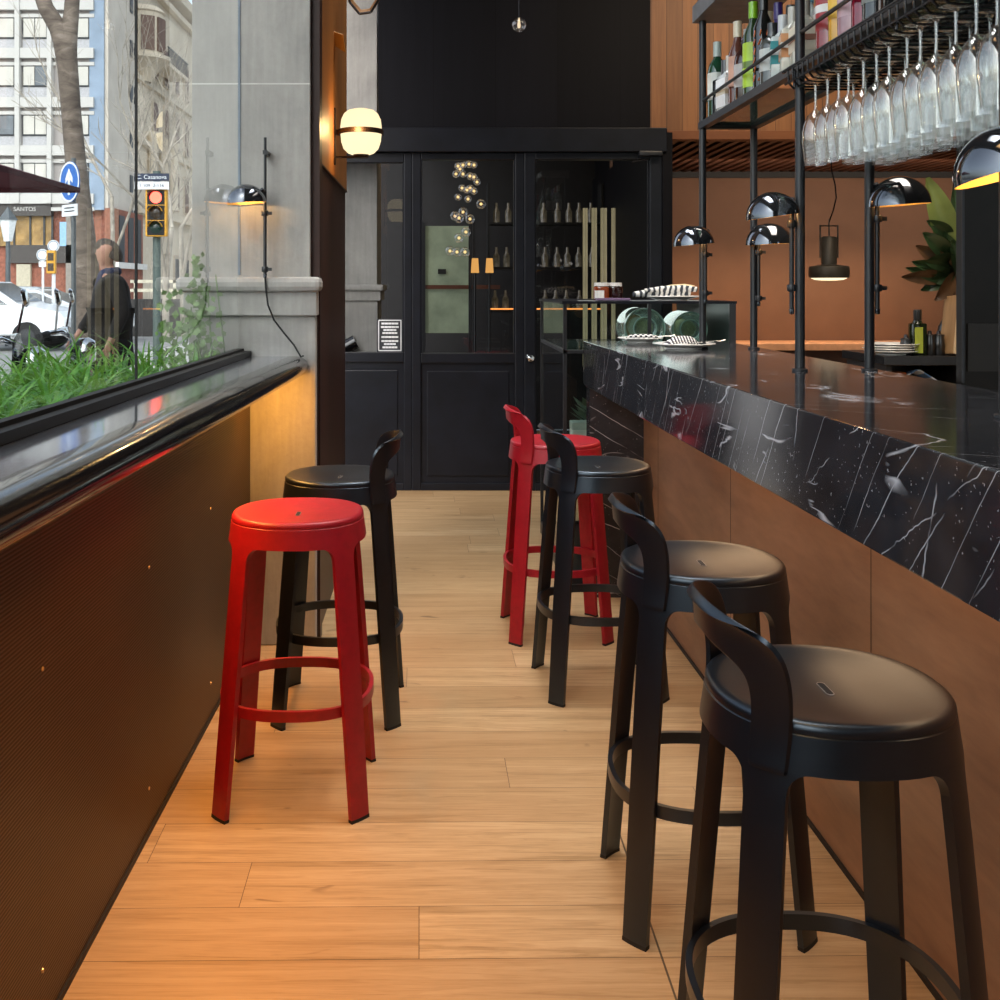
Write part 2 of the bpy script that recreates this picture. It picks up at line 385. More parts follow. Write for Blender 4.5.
# window ledge (a continuous narrow counter) with a rolled black nose
def nx(Y): return -.536 + .0154 * Y          # outermost line of the nose
ledge = thing('ledge_counter', 'long dark window ledge counter with rolled glossy black edge', 'counter', (0, 0, 0))
m = MB(); ya, yb = -3.0, 4.072
m.add([(gx(ya) - .1, ya, 1.06), (nx(ya) - .05, ya, 1.06), (nx(yb) - .05, yb, 1.06), (gx(yb) - .1 + .1, yb, 1.06),
       (gx(ya) - .1, ya, 1.10), (nx(ya) - .05, ya, 1.10), (nx(yb) - .05, yb, 1.10), (gx(yb), yb, 1.10)],
      [(0, 3, 2, 1), (4, 5, 6, 7), (0, 1, 5, 4), (1, 2, 6, 5), (2, 3, 7, 6), (3, 0, 4, 7)])
m.build('worktop', M['ledge_top'], ledge, fixn=True)
prof = []
for k in range(15):
    a = R(90 - 180 * k / 14); prof.append((-.05 + .05 * math.cos(a), 1.062 + .0385 * math.sin(a) + (.0 if k else 0)))
prof = [(-.075, 1.1005)] + prof + [(-.12, 1.02)]
npf = len(prof)
def nf(i, j):
    Y = ya + (yb - ya) * j / 24
    return (nx(Y) + prof[i][0], Y, prof[i][1])
m = MB().grid(nf, npf, 25); b0 = [tuple(range(npf))[::-1], tuple(24 * npf + k for k in range(npf))]; m.f += b0
m.build('nosing', M['nose'], ledge, 50, fixn=True)
m = MB(); m.add([(wl(y0) - .05, ya, 1.02), (nx(ya) - .1, ya, 1.02), (nx(yb) - .1, yb, 1.02), (wl(yb) - .05, yb, 1.02), (wl(y0) - .05, ya, 1.06), (nx(ya) - .1, ya, 1.06), (nx(yb) - .1, yb, 1.06), (wl(yb) - .05, yb, 1.06)],
      [(0, 3, 2, 1), (4, 5, 6, 7), (0, 1, 5, 4), (1, 2, 6, 5), (2, 3, 7, 6), (3, 0, 4, 7)]).build('underside', M['black_metal'], ledge, fixn=True)
# light strip under the ledge
strip = thing('light_strip', 'slim warm light strip fixed under the window ledge', 'light strip', (-.64, 2.9, 1.012))
MB().box(-.012, .012, -1.1, 1.1, -.004, .008).build('diffuser', emis('warm strip', 'ffb45e', 1.2), strip)

# big shop window
win = struct(thing('window_1', None, None), 'tall frameless street window above the dark ledge', 'window')
def quad(Ya, Yb, Xf, za, zb, th):
    return MB().add([(Xf(Ya), Ya, za), (Xf(Yb), Yb, za), (Xf(Yb), Yb, zb), (Xf(Ya), Ya, zb)], [(0, 1, 2, 3)])
quad(-3.0, 2.697, gx, 1.12, HC, 0).build('pane', M['glass'], win)
quad(2.703, 4.09, gx, 1.12, HC, 0).build('pane', M['glass'], win)
MB().box(gx(2.7) - .003, gx(2.7) + .003, 2.697, 2.703, 1.12, HC).build('joint', M['rubber'], win)
m = MB(); ya2 = -3.0
def bar(m, Xf, dx0, dx1, Ya, Yb, za, zb):
    return m.add([(Xf(Ya) + dx0, Ya, za), (Xf(Ya) + dx1, Ya, za), (Xf(Yb) + dx1, Yb, za), (Xf(Yb) + dx0, Yb, za), (Xf(Ya) + dx0, Ya, zb), (Xf(Ya) + dx1, Ya, zb), (Xf(Yb) + dx1, Yb, zb), (Xf(Yb) + dx0, Yb, zb)],
          [(0, 3, 2, 1), (4, 5, 6, 7), (0, 1, 5, 4), (1, 2, 6, 5), (2, 3, 7, 6), (3, 0, 4, 7)])
bar(m, gx, -.003, .018, -3.0, 4.075, 1.101, 1.13); bar(m, gx, .018, .046, -3.0, 4.075, 1.101, 1.121)
m.build('sill_frame', M['rubber'], win, fixn=True)
bar(MB(), gx, -.03, .03, -3.0, 4.2, HC - .1, HC).build('head_frame', M['black_metal'], win, fixn=True)

# limestone pillar by the window
PY = 4.076
pil = struct(thing('trim_1', None, None), 'grey limestone pillar with moulded ledge beside the window', 'pillar')
MB().bbox(-.918, -.469, PY, 4.6, 1.40, 2.1375, .002).build('shaft', M['stone'], pil)
MB().bbox(-.918, -.469, PY, 4.6, 2.1385, HC, .002).build('shaft', M['stone'], pil)
MB().box(-.9182, -.4688, PY - .0004, 4.59, 2.1355, 2.1405).build('mortar_joint', simple('pale mortar', 'c9c7c2', .9), pil)
MB().bbox(-.971, -.423, PY - .055, 4.125, 1.345, 1.402, .02).build('moulding', M['stone'], pil)
MB().bbox(-.945, -.440, PY - .028, 4.125, 1.255, 1.346, .004).build('moulding', M['stone'], pil)
MB().bbox(-.93, -.446, PY - .005, 4.12, .0, 1.256, .005).build('plinth', M['stone'], pil)
MB().box(gx(PY) - .006, gx(PY) + .004, PY - .003, PY + .01, 1.41, HC).build('glazing_channel', simple('bluish glazing channel', '6f7a86', .5), pil)

# mahogany panelled wall between the pillar and the entrance
wj = MB().box(-.50, -.449, 4.15, 5.47, 0, 1.85)
wj.box(-.92, -.435, 4.126, 4.20, 0, 1.40).box(-.468, -.435, PY + .03, 4.20, 1.40, HC)
wj.box(-.52, -.462, 4.2, 5.47, 1.8, HC)
struct(wj.build('wall_left_panelled', M['wood_jamb']), 'dark mahogany boarded wall between stone pillar and entrance', 'wall')
bx = thing('wall_panel_box', 'ochre oak box panel lit by the globe sconce', 'wall panel', (0, 0, 0))
MB().bbox(-.475, -.440, 4.205, 5.46, 1.85, HC - .02, .004).build('panel', M['wood_box'], bx)
MB().box(-.476, -.438, 4.204, 5.465, 1.846, 1.853).build('edging', M['wood_jamb'], bx)

# ------------------------------------------------------------------ the entrance partition (6.73 mm per photograph pixel)
def ex(px): return (px - CX) * YB / F
def ez(py): return H + (CY - py) * YB / F
struct(MB().box(ex(378), ex(651), YB + .02, YB + .14, ez(130), HC).build('wall_back', M['panel_dark']), 'black boarded wall above the entrance doors', 'wall')
struct(MB().bbox(ex(318), ex(665), YB - .07, YB + .12, ez(153), ez(129), .006).build('trim_2', M['frame_dark'], None), 'deep black lintel beam over the entrance doors', 'lintel')
FD = M['frame_dark']
def leaf(name, label, cat, x0, x1, gx0, gx1, gy0, gy1, d=0.0, pan=True, bottom=490, top=153):
    root = struct(thing(name, None, None), label, cat)
    f = MB()
    f.bbox(ex(x0), ex(gx0), YB - .02 - d, YB + .04, ez(bottom), ez(top), .005)
    f.bbox(ex(gx1), ex(x1), YB - .02 - d, YB + .04, ez(bottom), ez(top), .005)
    f.bbox(ex(gx0), ex(gx1), YB - .019 - d, YB + .04, ez(gy0), ez(top), .005)
    f.bbox(ex(gx0), ex(gx1), YB - .019 - d, YB + .04, ez(gy1 + 10), ez(gy1), .005)
    f.bbox(ex(gx0), ex(gx1), YB - .019 - d, YB + .04, ez(bottom), ez(bottom - 7), .004)
    # glazing bead
    for a, b, c, e in ((gx0, gx0 + 1.5, gy1, gy0), (gx1 - 1.5, gx1, gy1, gy0)): f.box(ex(a), ex(b), YB - .012, YB + .02, ez(c), ez(e))
    f.build('frame', FD, root)
    MB().add([(ex(gx0), YB, ez(gy1)), (ex(gx1), YB, ez(gy1)), (ex(gx1), YB, ez(gy0)), (ex(gx0), YB, ez(gy0))], [(0, 1, 2, 3)]).build('pane', M['glass_dark'], root)
    if pan:
        p = MB().box(ex(gx0), ex(gx1), YB + .0, YB + .02, ez(bottom - 7), ez(gy1 + 10))
        p.bbox(ex(gx0 + 6), ex(gx1 - 6), YB - .008, YB + .01, ez(bottom - 14), ez(gy1 + 18), .006)
        p.build('lower_panel', FD, root)
    return root
leaf('window_2', 'narrow dark framed side light with a notice stuck on its glass', 'window', 318, 412, 325, 404, 163, 352)
leaf('window_3', 'black framed glazed panel with bubble lights glimmering behind', 'window', 412, 524, 421, 515, 160, 353)
door = leaf('door_1', 'black framed glass entrance door behind the display case', 'door', 524, 664, 535, 649, 160, 440, .012)
MB().lathe([(.001, -.06), (.022, -.056), (.028, -.04), (.022, -.022), (.010, -.016), (.010, -.004), (.026, 0), (.026, .004)], 20, rotm(at(530, 358, YB - .034), R(-90)) ).build('knob', simple('chrome', (.6, .6, .62), .12, 1), door, 40)
cl = MB().bbox(ex(637), ex(660), YB - .09, YB - .03, ez(157), ez(152.5), .004)
cl.tube([at(640, 158, YB - .06), at(632, 162, YB - .12), at(646, 160, YB - .05)], .006).build('closer', M['black_metal'], door, 40)
# notice on the glass: a black sheet with white border and rows of tiny print
no = thing('entrance_notice', 'small black notice with white border on the side light', 'notice')
MB().box(ex(377), ex(403), YB - .0062, YB - .003, ez(352), ez(319)).build('sheet', simple('black print', (.012, .014, .02), .5), no)
WP = simple('white print', (.62, .64, .66), .6)
b = MB(); yy = YB - .0064
for a in ((378.2, 401.5, 351, 350), (378.2, 401.5, 320.8, 319.8), (378.2, 379.2, 351, 319.8), (400.5, 401.5, 351, 319.8)): b.box(ex(a[0]), ex(a[1]), yy - .001, yy, ez(a[2]), ez(a[3]))
b.build('border', WP, no)
b = MB()
for y, w in ((323.5, 17), (327, 18), (330, 13), (333, 15), (337, 17), (341, 17), (344, 12), (347.3, 15)):
    n = 5 if w > 14 else 4
    for k in range(n): b.box(ex(390 - w / 2 + k * w / n), ex(390 - w / 2 + (k + .93) * w / n), yy - .001, yy, ez(y + .9), ez(y - .9))
b.build('lettering', WP, no)
# second limestone pillar seen through / above the side light
p2 = struct(thing('trim_3', None, None), 'second limestone pillar with moulding behind the side light', 'pillar')
MB().bbox(ex(345) - .1, ex(376), 7.36, 7.9, ez(286), HC, .006).build('shaft', M['stone'], p2)
MB().bbox(ex(345) - .1, ex(382.5), 7.32, 7.92, ez(291), ez(284.5), .014).build('moulding', M['stone'], p2)
MB().bbox(ex(345) - .1, ex(379.5), 7.34, 7.92, ez(301), ez(290.5), .004).build('moulding', M['stone'], p2)
MB().bbox(ex(345) - .1, ex(376.5), 7.355, 7.9, 0, ez(300.5), .004).build('plinth', M['stone'], p2)
r2 = thing('ledge_rail', 'stub of rounded black ledge against the second stone pillar', 'ledge')
MB().tube([at(338, 352, 7.33), at(346, 347, 7.33), at(356, 341.5, 7.33)], [.05, .05, .05], 14).build('nosing', M['nose'], r2, 40)

# ------------------------------------------------------------------ vestibule beyond the glass
struct(MB().box(-1.2, 1.56, 10.3, 10.4, 0, 3.2).box(-.36, 1.56, YB + .14, 10.4, 3.0, 3.2).build('wall_vestibule', simple('night dark wall', (.012, .012, .014), .6)), 'dark vestibule walls seen through the entrance glass', 'wall')
struct(MB().box(1.535, 1.6, YB - .05, 10.4, 0, 2.4).box(1.561, 1.6, YB + .14, 10.4, 2.35, 3.3).build('wall_side', M['panel_dark']), 'black end wall beside the entrance door', 'wall')
gp = thing('glazed_screen', 'pale green glazed screen glowing behind the entrance glass', 'screen')
MB().box(at(424, 0, 9.3).x, at(471, 0, 9.3).x, 9.3, 9.33, at(0, 333, 9.3).z, at(0, 226, 9.3).z).build('panel', simple('pale green panel', '7d8a74', .6, 0, .25, 3, 0, .5, 0, 'a8b498', .17), gp)  # panel has its own emission in place of light falling on it
MB().box(at(424, 0, 9.28).x, at(500, 0, 9.28).x, 9.27, 9.29, at(0, 289, 9.28).z, at(0, 285, 9.28).z).build('rail', simple('brown rail', '5a3322', .5), gp)
MB().box(at(438, 0, 9.28).x, at(446, 0, 9.28).x, 9.275, 9.29, at(0, 274, 9.28).z, at(0, 269, 9.28).z).build('plaque', M['rubber'], gp)
f = MB()
for x in (424, 470, 474): f.box(at(x, 0, 9.27).x - .012, at(x, 0, 9.27).x + .012, 9.26, 9.30, .3, at(0, 222, 9.3).z)
f.build('frame', M['black_metal'], gp)
CUR = simple('cream curtain cloth', 'a39a80', .85, 0, .12, 6, 0, .5, 0, 'c4b894', .34)  # cloth given a glow of its own so the strips look lit
names = ['first', 'second', 'third', 'fourth', 'fifth', 'sixth']
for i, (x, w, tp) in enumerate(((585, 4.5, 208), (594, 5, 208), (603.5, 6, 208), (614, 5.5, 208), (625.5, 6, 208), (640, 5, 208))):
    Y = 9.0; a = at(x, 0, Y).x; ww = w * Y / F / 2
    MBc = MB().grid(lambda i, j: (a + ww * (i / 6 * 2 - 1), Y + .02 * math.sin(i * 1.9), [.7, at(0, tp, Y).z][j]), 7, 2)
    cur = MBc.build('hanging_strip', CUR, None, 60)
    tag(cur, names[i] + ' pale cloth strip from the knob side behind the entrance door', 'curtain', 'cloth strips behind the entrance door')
# bubble chandelier
ch = thing('bubble_chandelier', 'cascade of small lit glass bubbles behind the middle entrance pane', 'chandelier', at(470, 165, 8.6))
base = at(470, 165, 8.6)
pts = [(458, 166), (463, 165), (469, 164), (474, 165), (460, 169), (456, 174), (463, 174), (470, 176), (474, 177), (477, 182), (462, 188), (467, 190), (470, 188), (474, 191), (458, 197), (468, 199), (481, 204), (455, 216), (459, 218), (470, 219), (463, 212), (466, 232), (459, 238), (457, 252), (465, 252), (450, 251)]
GL = glass('bubble glass', 'ffffff', 1, .05, 2.0)
for i, (x, y) in enumerate(pts):
    p = at(x, y, 8.55 + .1 * math.sin(i * 2.3)) - base; r = .03 if y < 200 else .04
    bb = MB().lathe([(r * math.sin(PI * k / 8) + 1e-4, -r * math.cos(PI * k / 8)) for k in range(9)], 12).build('bubble', GL, ch, 60, p)
    MB().lathe([(.012 * math.sin(PI * k / 5) + 1e-4, -.012 * math.cos(PI * k / 5)) for k in range(6)], 8).build('bulb', M['bulb'], bb, 60)
m = MB()
for k in range(5): m.tube([(-.06 + .03 * k, 0, .05), (-.06 + .03 * k, 0, 3.0 - base.z)], .002, 5)
m.build('wires', M['wire'], ch)
for x, nm in ((475, 'beside the green screen'), (489.5, 'one step away from the green screen')):
    p = at(x, 268, 8.8)
    t_ = thing('table_lamp', 'small amber shaded lamp behind the entrance glass ' + nm, 'lamp', (p.x, p.y, .8), 0, 'amber shaded lamps behind the glass')
    MB().lathe([(.05, 0), (.05, .015), (.008, .02), (.008, p.z - .8)], 14).build('stand', M['black_metal'], t_, 40)
    MB().lathe([(.034, p.z - .84), (.026, p.z - .72)], 16).build('lamp_shade', emis('amber shade ' + nm, 'ffb964', 1.1), t_, 40)
tb = thing('console_table', 'dark console carrying the amber lamps behind the glass', 'table', (at(483, 0, 8.8).x, 8.8, 0))
MB().bbox(-.22, .22, -.15, .15, .76, .80, .004).build('tabletop', M['rubber'], tb)
m = MB()
for sx in (-.2, .2):
    for sy in (-.13, .13): MB().box(sx - .015, sx + .015, sy - .015, sy + .015, 0, .76).build('leg', M['rubber'], tb)
bs = thing('reflected_bar_shelf', 'dim shelf unit of bottles standing in for the bar reflected in the entrance door', 'shelf', (at(550, 0, 9.7).x, 9.7, 0))  # solid shelf behind the glass stands in for the reflected bar
m = MB()
for z in (1.16, 1.55, 1.95): m.box(-.55, .45, -.1, .12, z - .02, z)
m.box(-.57, -.55, -.1, .12, 0, 2.3).box(.45, .47, -.1, .12, 0, 2.3)
m.build('shelf_boards', M['rubber'], bs)
MB().box(-.55, .45, -.08, -.07, 1.166, 1.178).build('light_strip', emis('amber shelf light', 'ff9a4a', 2.2), bs)
proto = None
for r_, z in enumerate((1.16, 1.55, 1.95)):
    for k in range(9):
        x = at(550, 0, 9.7).x - .5 + k * .11 + .015 * math.sin(k * 5 + r_)
        if proto is None:
            proto = thing('reflected_bar_bottle', 'dim bottle standing in for the bar reflected in the entrance door', 'bottle', (x, 9.68, z), 0, 'bottles standing in for the reflected bar')
            MB().lathe([(.001, 0), (.030, .0), (.030, .10), (.013, .135), (.011, .18), (.001, .18)], 12).build('bottle_glass', simple('smoky bottle glass', (.2, .19, .17), .12, 0, .4, 14, 0, .8, 0, 'c9b48c', .05), proto, 40)
        else: copy_tree(proto).location = (x, 9.68, z)

# bubble pendant over the aisle
bp = thing('bubble_pendant', 'single clear glass bubble pendant before the black wall', 'pendant lamp', at(519, 25, 6.4))
r = .044
MB().lathe([(r * math.sin(PI * k / 12) + 1e-4, -r * math.cos(PI * k / 12)) for k in range(13)], 20).build('globe', GL, bp, 60)
MB().lathe([(.001, -.02), (.008, -.018), (.01, 0), (.007, .02), (.005, .044)], 10).build('bulb', simple('frosted bulb', 'd8cfc0', .3, 0, .05, 9, 0, .5, 0, 'ffe0b0', .6), bp, 40)
MB().tube([(0, 0, .04), (0, 0, HC - at(519, 25, 6.4).z)], .0022, 6).build('cord', M['wire'], bp)

# ------------------------------------------------------------------ back bar side: wall, soffit, fascia
struct(MB().box(1.56, 6.4, 9.3, 9.45, 0, HC).build('wall_back_bar', M['wall_ochre']), 'rust brown wall behind the bar', 'wall')
struct(MB().box(1.6, 6.2, 9.26, 9.31, 2.315, 2.37).build('trim_4', M['trim_black']), 'black shadow trim along the top of the rust wall', 'trim')
struct(MB().box(ex(651), 6.2, YB + .02, YB + .09, ez(131), HC).build('wall_fascia', M['wood_fascia']), 'honey oak boarded fascia above the back bar', 'wall')
struct(MB().bbox(ex(652), 6.2, YB - .0, YB + .10, ez(139.5), ez(130.5), .003).build('trim_5', wood('oak edge', '5c3118', '84502a', (.2, 1, 1), .5)), 'brown oak edge under the boarded fascia', 'trim')
m = MB(); x = 1.56
while x < 6.1:
    m.box(x, x + .042, YB + .1, 9.3, 2.365, 2.41); x += .085
struct(m.build('ceiling_slats', M['wood_slat']), 'dark teak slatted soffit over the back bar', 'ceiling')
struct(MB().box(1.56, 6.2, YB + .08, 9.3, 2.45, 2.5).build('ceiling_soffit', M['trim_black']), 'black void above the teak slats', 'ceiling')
bn = thing('wall_bench', 'long low ledge glowing orange along the rust wall', 'ledge')
MB().bbox(1.62, 4.4, 8.8, 9.298, .845, .905, .006).build('bench_top', simple('orange leather ledge', 'd9a27a', .5), bn)
MB().box(1.62, 4.4, 8.88, 9.29, 0, .845).build('bench_front', simple('dark brown bench', '3a2012', .6), bn)
# ------------------------------------------------------------------ bar counter
def cf(Y): return .7663 - .0177 * Y      # apron face
def wf(Y): return .9985 - .0155 * Y      # veneer face below
CB = 1.315                                # back edge
CY0, CY1 = -1.6, 4.854
ctr = thing('bar_counter', 'long bar counter of black marble with white veins over reddish veneer', 'bar counter')
m = MB(); n = 2
def slab(m, fx, xb, ya, yb, za, zb):
    return m.add([(fx(ya), ya, za), (xb, ya, za), (xb, yb, za), (fx(yb), yb, za), (fx(ya), ya, zb), (xb, ya, zb), (xb, yb, zb), (fx(yb), yb, zb)],
                 [(0, 3, 2, 1), (4, 5, 6, 7), (0, 1, 5, 4), (1, 2, 6, 5), (2, 3, 7, 6), (3, 0, 4, 7)])
for Y in (CY0, CY1): m.v += [(cf(Y), Y, .921), (cf(Y), Y, 1.12), (CB, Y, 1.12), (CB, Y, 1.08), (cf(Y) + .03, Y, 1.08), (cf(Y) + .03, Y, .921)]
m.f = [tuple(range(6)), tuple(range(6, 12))[::-1]] + [(i, (i + 1) % 6, 6 + (i + 1) % 6, 6 + i) for i in range(6)]
m.build('worktop', M['marble'], ctr, fixn=True, bevel=.0035)
m = MB(); slab(m, wf, CB - .06, CY0, 4.70, 0.012, 1.08); m.build('front_panel', M['wood_counter'], ctr, fixn=True)
m = MB(); slab(m, lambda Y: wf(Y) - .006, CB - .1, CY0, 4.69, 0, .012); m.build('plinth', M['trim_black'], ctr, fixn=True)
MB().box(cf(4.75) + .006, wf(4.7) + .02, 4.70, 4.80, 0, .921).build('end_panel', M['marble'], ctr)
m = MB(); m.box(.80, .93, -1.5, 4.6, 1.07, 1.079); m.build('light_strip', emis('under counter strip', 'ffb870', .6), ctr)
m = MB()
for Y in (1.30, 2.35, 3.40, 4.42):
    m.box(wf(Y) - .0006, wf(Y) + .01, Y - .0012, Y + .0012, .02, 1.07)
m.build('panel_joint', M['trim_black'], ctr)

# ------------------------------------------------------------------ rack over the bar
rack = thing('bar_rack', 'black steel rack standing on the bar with shelf and glass hanger', 'rack')
XF, XR = 1.061, 1.262
PYS = (1.978, 3.094, 4.21)
PB = M['black_metal']
for Y in PYS:
    for X in (XF, XR):
        MB().tube([(X, Y, 1.121), (X, Y, 2.41)], .0138, 14).build('post', PB, rack, 40)
        MB().lathe([(.022, 1.1205), (.022, 1.126), (.015, 1.128)], 16, rotm((X, Y, 0))).build('post_foot', M['grey_metal'], rack, 40)
ya, yb = 1.5, 4.225
m = MB().box(XF - .014, XF + .014, ya, yb, 1.985, 2.012).box(XR - .014, XR + .014, ya, yb, 1.985, 2.012)
m.box(XF, XR, yb - .028, yb, 1.985, 2.012).box(XF, XR, PYS[1] - .014, PYS[1] + .014, 1.985, 2.012)
m.build('shelf_frame', PB, rack)
MB().box(XF + .014, XR - .014, ya, yb - .028, 1.999, 2.009).build('shelf_glass', M['glass_green'], rack)
m = MB().tube([(XF, ya, 2.097), (XF, yb, 2.097)], .006, 8).tube([(XR, ya, 2.097), (XR, yb, 2.097)], .006, 8).tube([(XF, yb - .014, 2.097), (XR, yb - .014, 2.097)], .006, 8)
m.build('rail', PB, rack, 40)
MB().box(XF - .032, XR + .032, ya - .1, yb + .02, 2.41, 2.475).build('upper_shelf', M['shelf_grey'], rack)
# wire hanger for the stemware
WR = M['wire']
m = MB(); y = 3.10
while y > 1.62:
    m.tube([(1.028, y, 1.992), (1.030, y, 1.955), (1.045, y, 1.938), (1.07, y, 1.935), (1.345, y, 1.935), (1.36, y, 1.955)], .0032, 6); y -= .0405
m.build('cross_wires', WR, rack, 50)
m = MB().tube([(1.028, 1.55, 1.992), (1.028, 3.14, 1.992)], .0045, 6).tube([(1.03, 1.55, 1.955), (1.03, 3.13, 1.955)], .0035, 6)
for X in (1.12, 1.21, 1.30): m.tube([(X, 1.6, 1.9395), (X, 3.11, 1.9395)], .003, 6)
m.build('long_wires', WR, rack, 50)
m = MB()
for Y in (1.70, 2.4, 3.08):
    for X in (1.04, 1.35): m.tube([(X, Y, 1.94), (X, Y, 1.99)], .004, 6)
m.box(1.26, 1.36, 1.6, 3.1, 1.985, 1.995)
m.build('hanger_brackets', WR, rack, 50)

# stemware, upside down, feet in the wires
gf = [(.001, .003), (.030, .002), (.0335, .0), (.030, -.0012), (.010, -.004), (.0045, -.010)]
gst = [(.0045, -.010), (.0034, -.03), (.0032, -.065), (.0048, -.078)]
gb = [(.0048, -.078), (.012, -.085), (.0235, -.098), (.0335, -.120), (.0375, -.143), (.0368, -.170), (.0325, -.205), (.0290, -.233)]
glass0 = None
rows = [('front row of hanging wine glasses, %s from the window end of the rack', 1.0745), ]
ordn = ['first', 'second', 'third', 'fourth', 'fifth', 'sixth', 'seventh', 'eighth', 'ninth', 'tenth', 'eleventh', 'twelfth', 'thirteenth', 'fourteenth']
ys1 = [3.0 - .0805 * i for i in range(13)]
rowname = ['aisle-side row', 'middle row', 'bar-side row']
for r_, X in enumerate((1.0745, 1.168, 1.262)):
    for i in range(13):
        Y = 3.0 - .0805 * i - .03 * (r_ == 1) + random.uniform(-.006, .006); Xx = X + random.uniform(-.004, .004)
        if r_ == 2 and i == 12: continue
        if glass0 is None:
            g = glass0 = thing('wine_glass', None, None)
            MB().lathe(gb, 28).build('bowl', M['glass_wine'], g, 60); MB().lathe(gst, 10).build('stem', M['glass_wine'], g, 60); MB().lathe(gf, 24).build('foot', M['glass_wine'], g, 60)
        else: g = copy_tree(glass0)
        g.location = (Xx, Y, 1.9375); g.rotation_euler = (0, 0, random.uniform(0, 6))
        tag(g, 'clear wine glass hanging upside down, %s of the %s from the door end' % (ordn[i], rowname[r_]), 'wine glass', 'wine glasses hanging from the wire rack')

# ------------------------------------------------------------------ bottles on the rack shelf
GM = {}
def gm(c, rough=.12, emit=0):
    if c not in GM: GM[c] = simple('bottle ' + c, c, rough, 0, .12, 8, 0, .8, .5)
    return GM[c]
ZS = 2.0125
BP = {'wine': [(.001, 0), (.036, 0), (.037, .01), (.037, .185), (.030, .215), (.015, .24), (.0135, .30), (.001, .30)],
      'slim': [(.001, 0), (.031, 0), (.032, .01), (.032, .2), (.018, .235), (.0125, .26), (.0125, .315), (.001, .315)],
      'tall': [(.001, 0), (.034, 0), (.035, .01), (.035, .22), (.014, .27), (.013, .335), (.001, .335)],
      'squat': [(.001, 0), (.040, 0), (.041, .01), (.041, .135), (.032, .158), (.016, .17), (.0145, .21), (.001, .21)],
      'round': [(.001, 0), (.038, 0), (.042, .02), (.042, .15), (.036, .18), (.018, .20), (.015, .235), (.001, .235)]}
def bottle(Y, X, kind, body, labc, capc, label, band=None, square=False, lab=(.25, .62), extra=None):
    b = thing('liquor_bottle', label, 'bottle', (X, Y, ZS), random.uniform(-.3, .3), 'bottles on the rack shelf')
    pr = BP[kind]; hgt = pr[-1][1]; rb = max(p[0] for p in pr)
    if square:
        m = MB(); m.bbox(-rb * .92, rb * .92, -rb * .92, rb * .92, 0, hgt * .68, .007); m.lathe([(rb * .8, hgt * .68 - .001), (.016, hgt * .76), (.0135, hgt * .80), (.0135, hgt), (.001, hgt)], 18)
        m.build('bottle_body', gm(body), b, 40)
    else: MB().lathe(pr, 20).build('bottle_body', gm(body), b, 40)
    if labc:
        z0, z1 = hgt * lab[0], hgt * min(lab[1], .6)
        lm = gm(labc, .6)
        if square:
            q = rb * .92 + .0008; l = MB().box(-q, q, -q, q, z0, z1).build('label', lm, b)
        else: l = MB().lathe([(rb + .0008, z0), (rb + .0008, z1)], 20).build('label', lm, b, 60)
        if band:
            zz = (z0 + z1) / 2
            if square: MB().box(-q - .0006, q + .0006, -q - .0006, q + .0006, zz - .008, zz + .010).build('label_band', gm(band, .6), l)
            else: MB().lathe([(rb + .0014, zz - .010), (rb + .0014, zz + .012)], 20).build('label_band', gm(band, .6), l, 60)
    if capc:
        MB().lathe([(.0152, hgt - .055), (.0158, hgt - .05), (.0155, hgt + .003), (.001, hgt + .003)], 16).build('cap', gm(capc, .35), b, 40)
    if extra: extra(b, rb, hgt)
    return b
def letters(b, rb, hgt):   # orange ornament running up the side of the bottle
    m = MB()
    for k in range(6):
        z = .04 + k * .03
        for a in (200, 235, 270):
            ca, sa = math.cos(R(a + 9 * (k % 2))), math.sin(R(a + 9 * (k % 2)))
            m.tube([((rb + .002) * ca, (rb + .002) * sa, z), ((rb + .002) * math.cos(R(a + 16)), (rb + .002) * math.sin(R(a + 16)), z + .020)], .002, 5)
    m.build('ornament', gm('e8742a', .5), b)
bottle(4.16, 1.105, 'wine', '1e4a33', 'e4e6de', 'b9c9c4', 'dark green bottle with pale label, first beside the door-end post', None)
bottle(4.07, 1.112, 'squat', '23262a', None, '3d4046', 'short black square bottle with rounded shoulders near the door-end post', None, True)
bottle(4.10, 1.205, 'tall', '9fb1ac', 'dfe3e4', 'ece9e2', 'tall clear bottle with white cap and white label', None)
bottle(3.99, 1.108, 'squat', 'c9cdcb', 'f0eeea', 'e8e3d8', 'short clear bottle wrapped in a plain white label', 'd8c9a8', True, (.1, .6))
bottle(3.97, 1.20, 'tall', '1f7a52', 'e9ede8', 'c9242a', 'tall green bottle with red cap and pale label', None)
bottle(3.90, 1.11, 'slim', '6b3f33', 'd9a58c', 'e7dcc0', 'slim brownish bottle with salmon label and cream cap', None)
bottle(3.84, 1.205, 'tall', 'c8b489', 'e9dcc0', 'e9dcc0', 'tall straw coloured bottle with cream cap', 'b5572e')
bottle(3.81, 1.115, 'round', '3a2320', 'b7b2b0', '6e4a86', 'round dark bottle with purple cap', None)
bottle(3.72, 1.20, 'tall', '4a3a86', 'd6cfe6', '4c3a96', 'tall violet bottle with violet cap', None)
bottle(3.71, 1.110, 'tall', '26401f', 'b9e02a', '8fd01e', 'green bottle with bright lime label and lime cap', '5f7d20', False, (.12, .58))
bottle(3.60, 1.112, 'tall', '1b1c1c', None, '121212', 'black bottle with orange ornament up its side', None, False, (.2, .5), letters)
bottle(3.62, 1.21, 'wine', '14181c', 'b3b8bb', '1b1d22', 'black wine bottle behind the lime labelled one', None)
bottle(3.50, 1.11, 'squat', '51534f', 'c9cbc6', '2a2c2e', 'short smoky bottle with silver label', None)
bottle(3.40, 1.112, 'squat', 'cfd6d2', '2f9aa0', 'd9dcdc', 'short clear square bottle with teal label', 'e8f0ee', True)
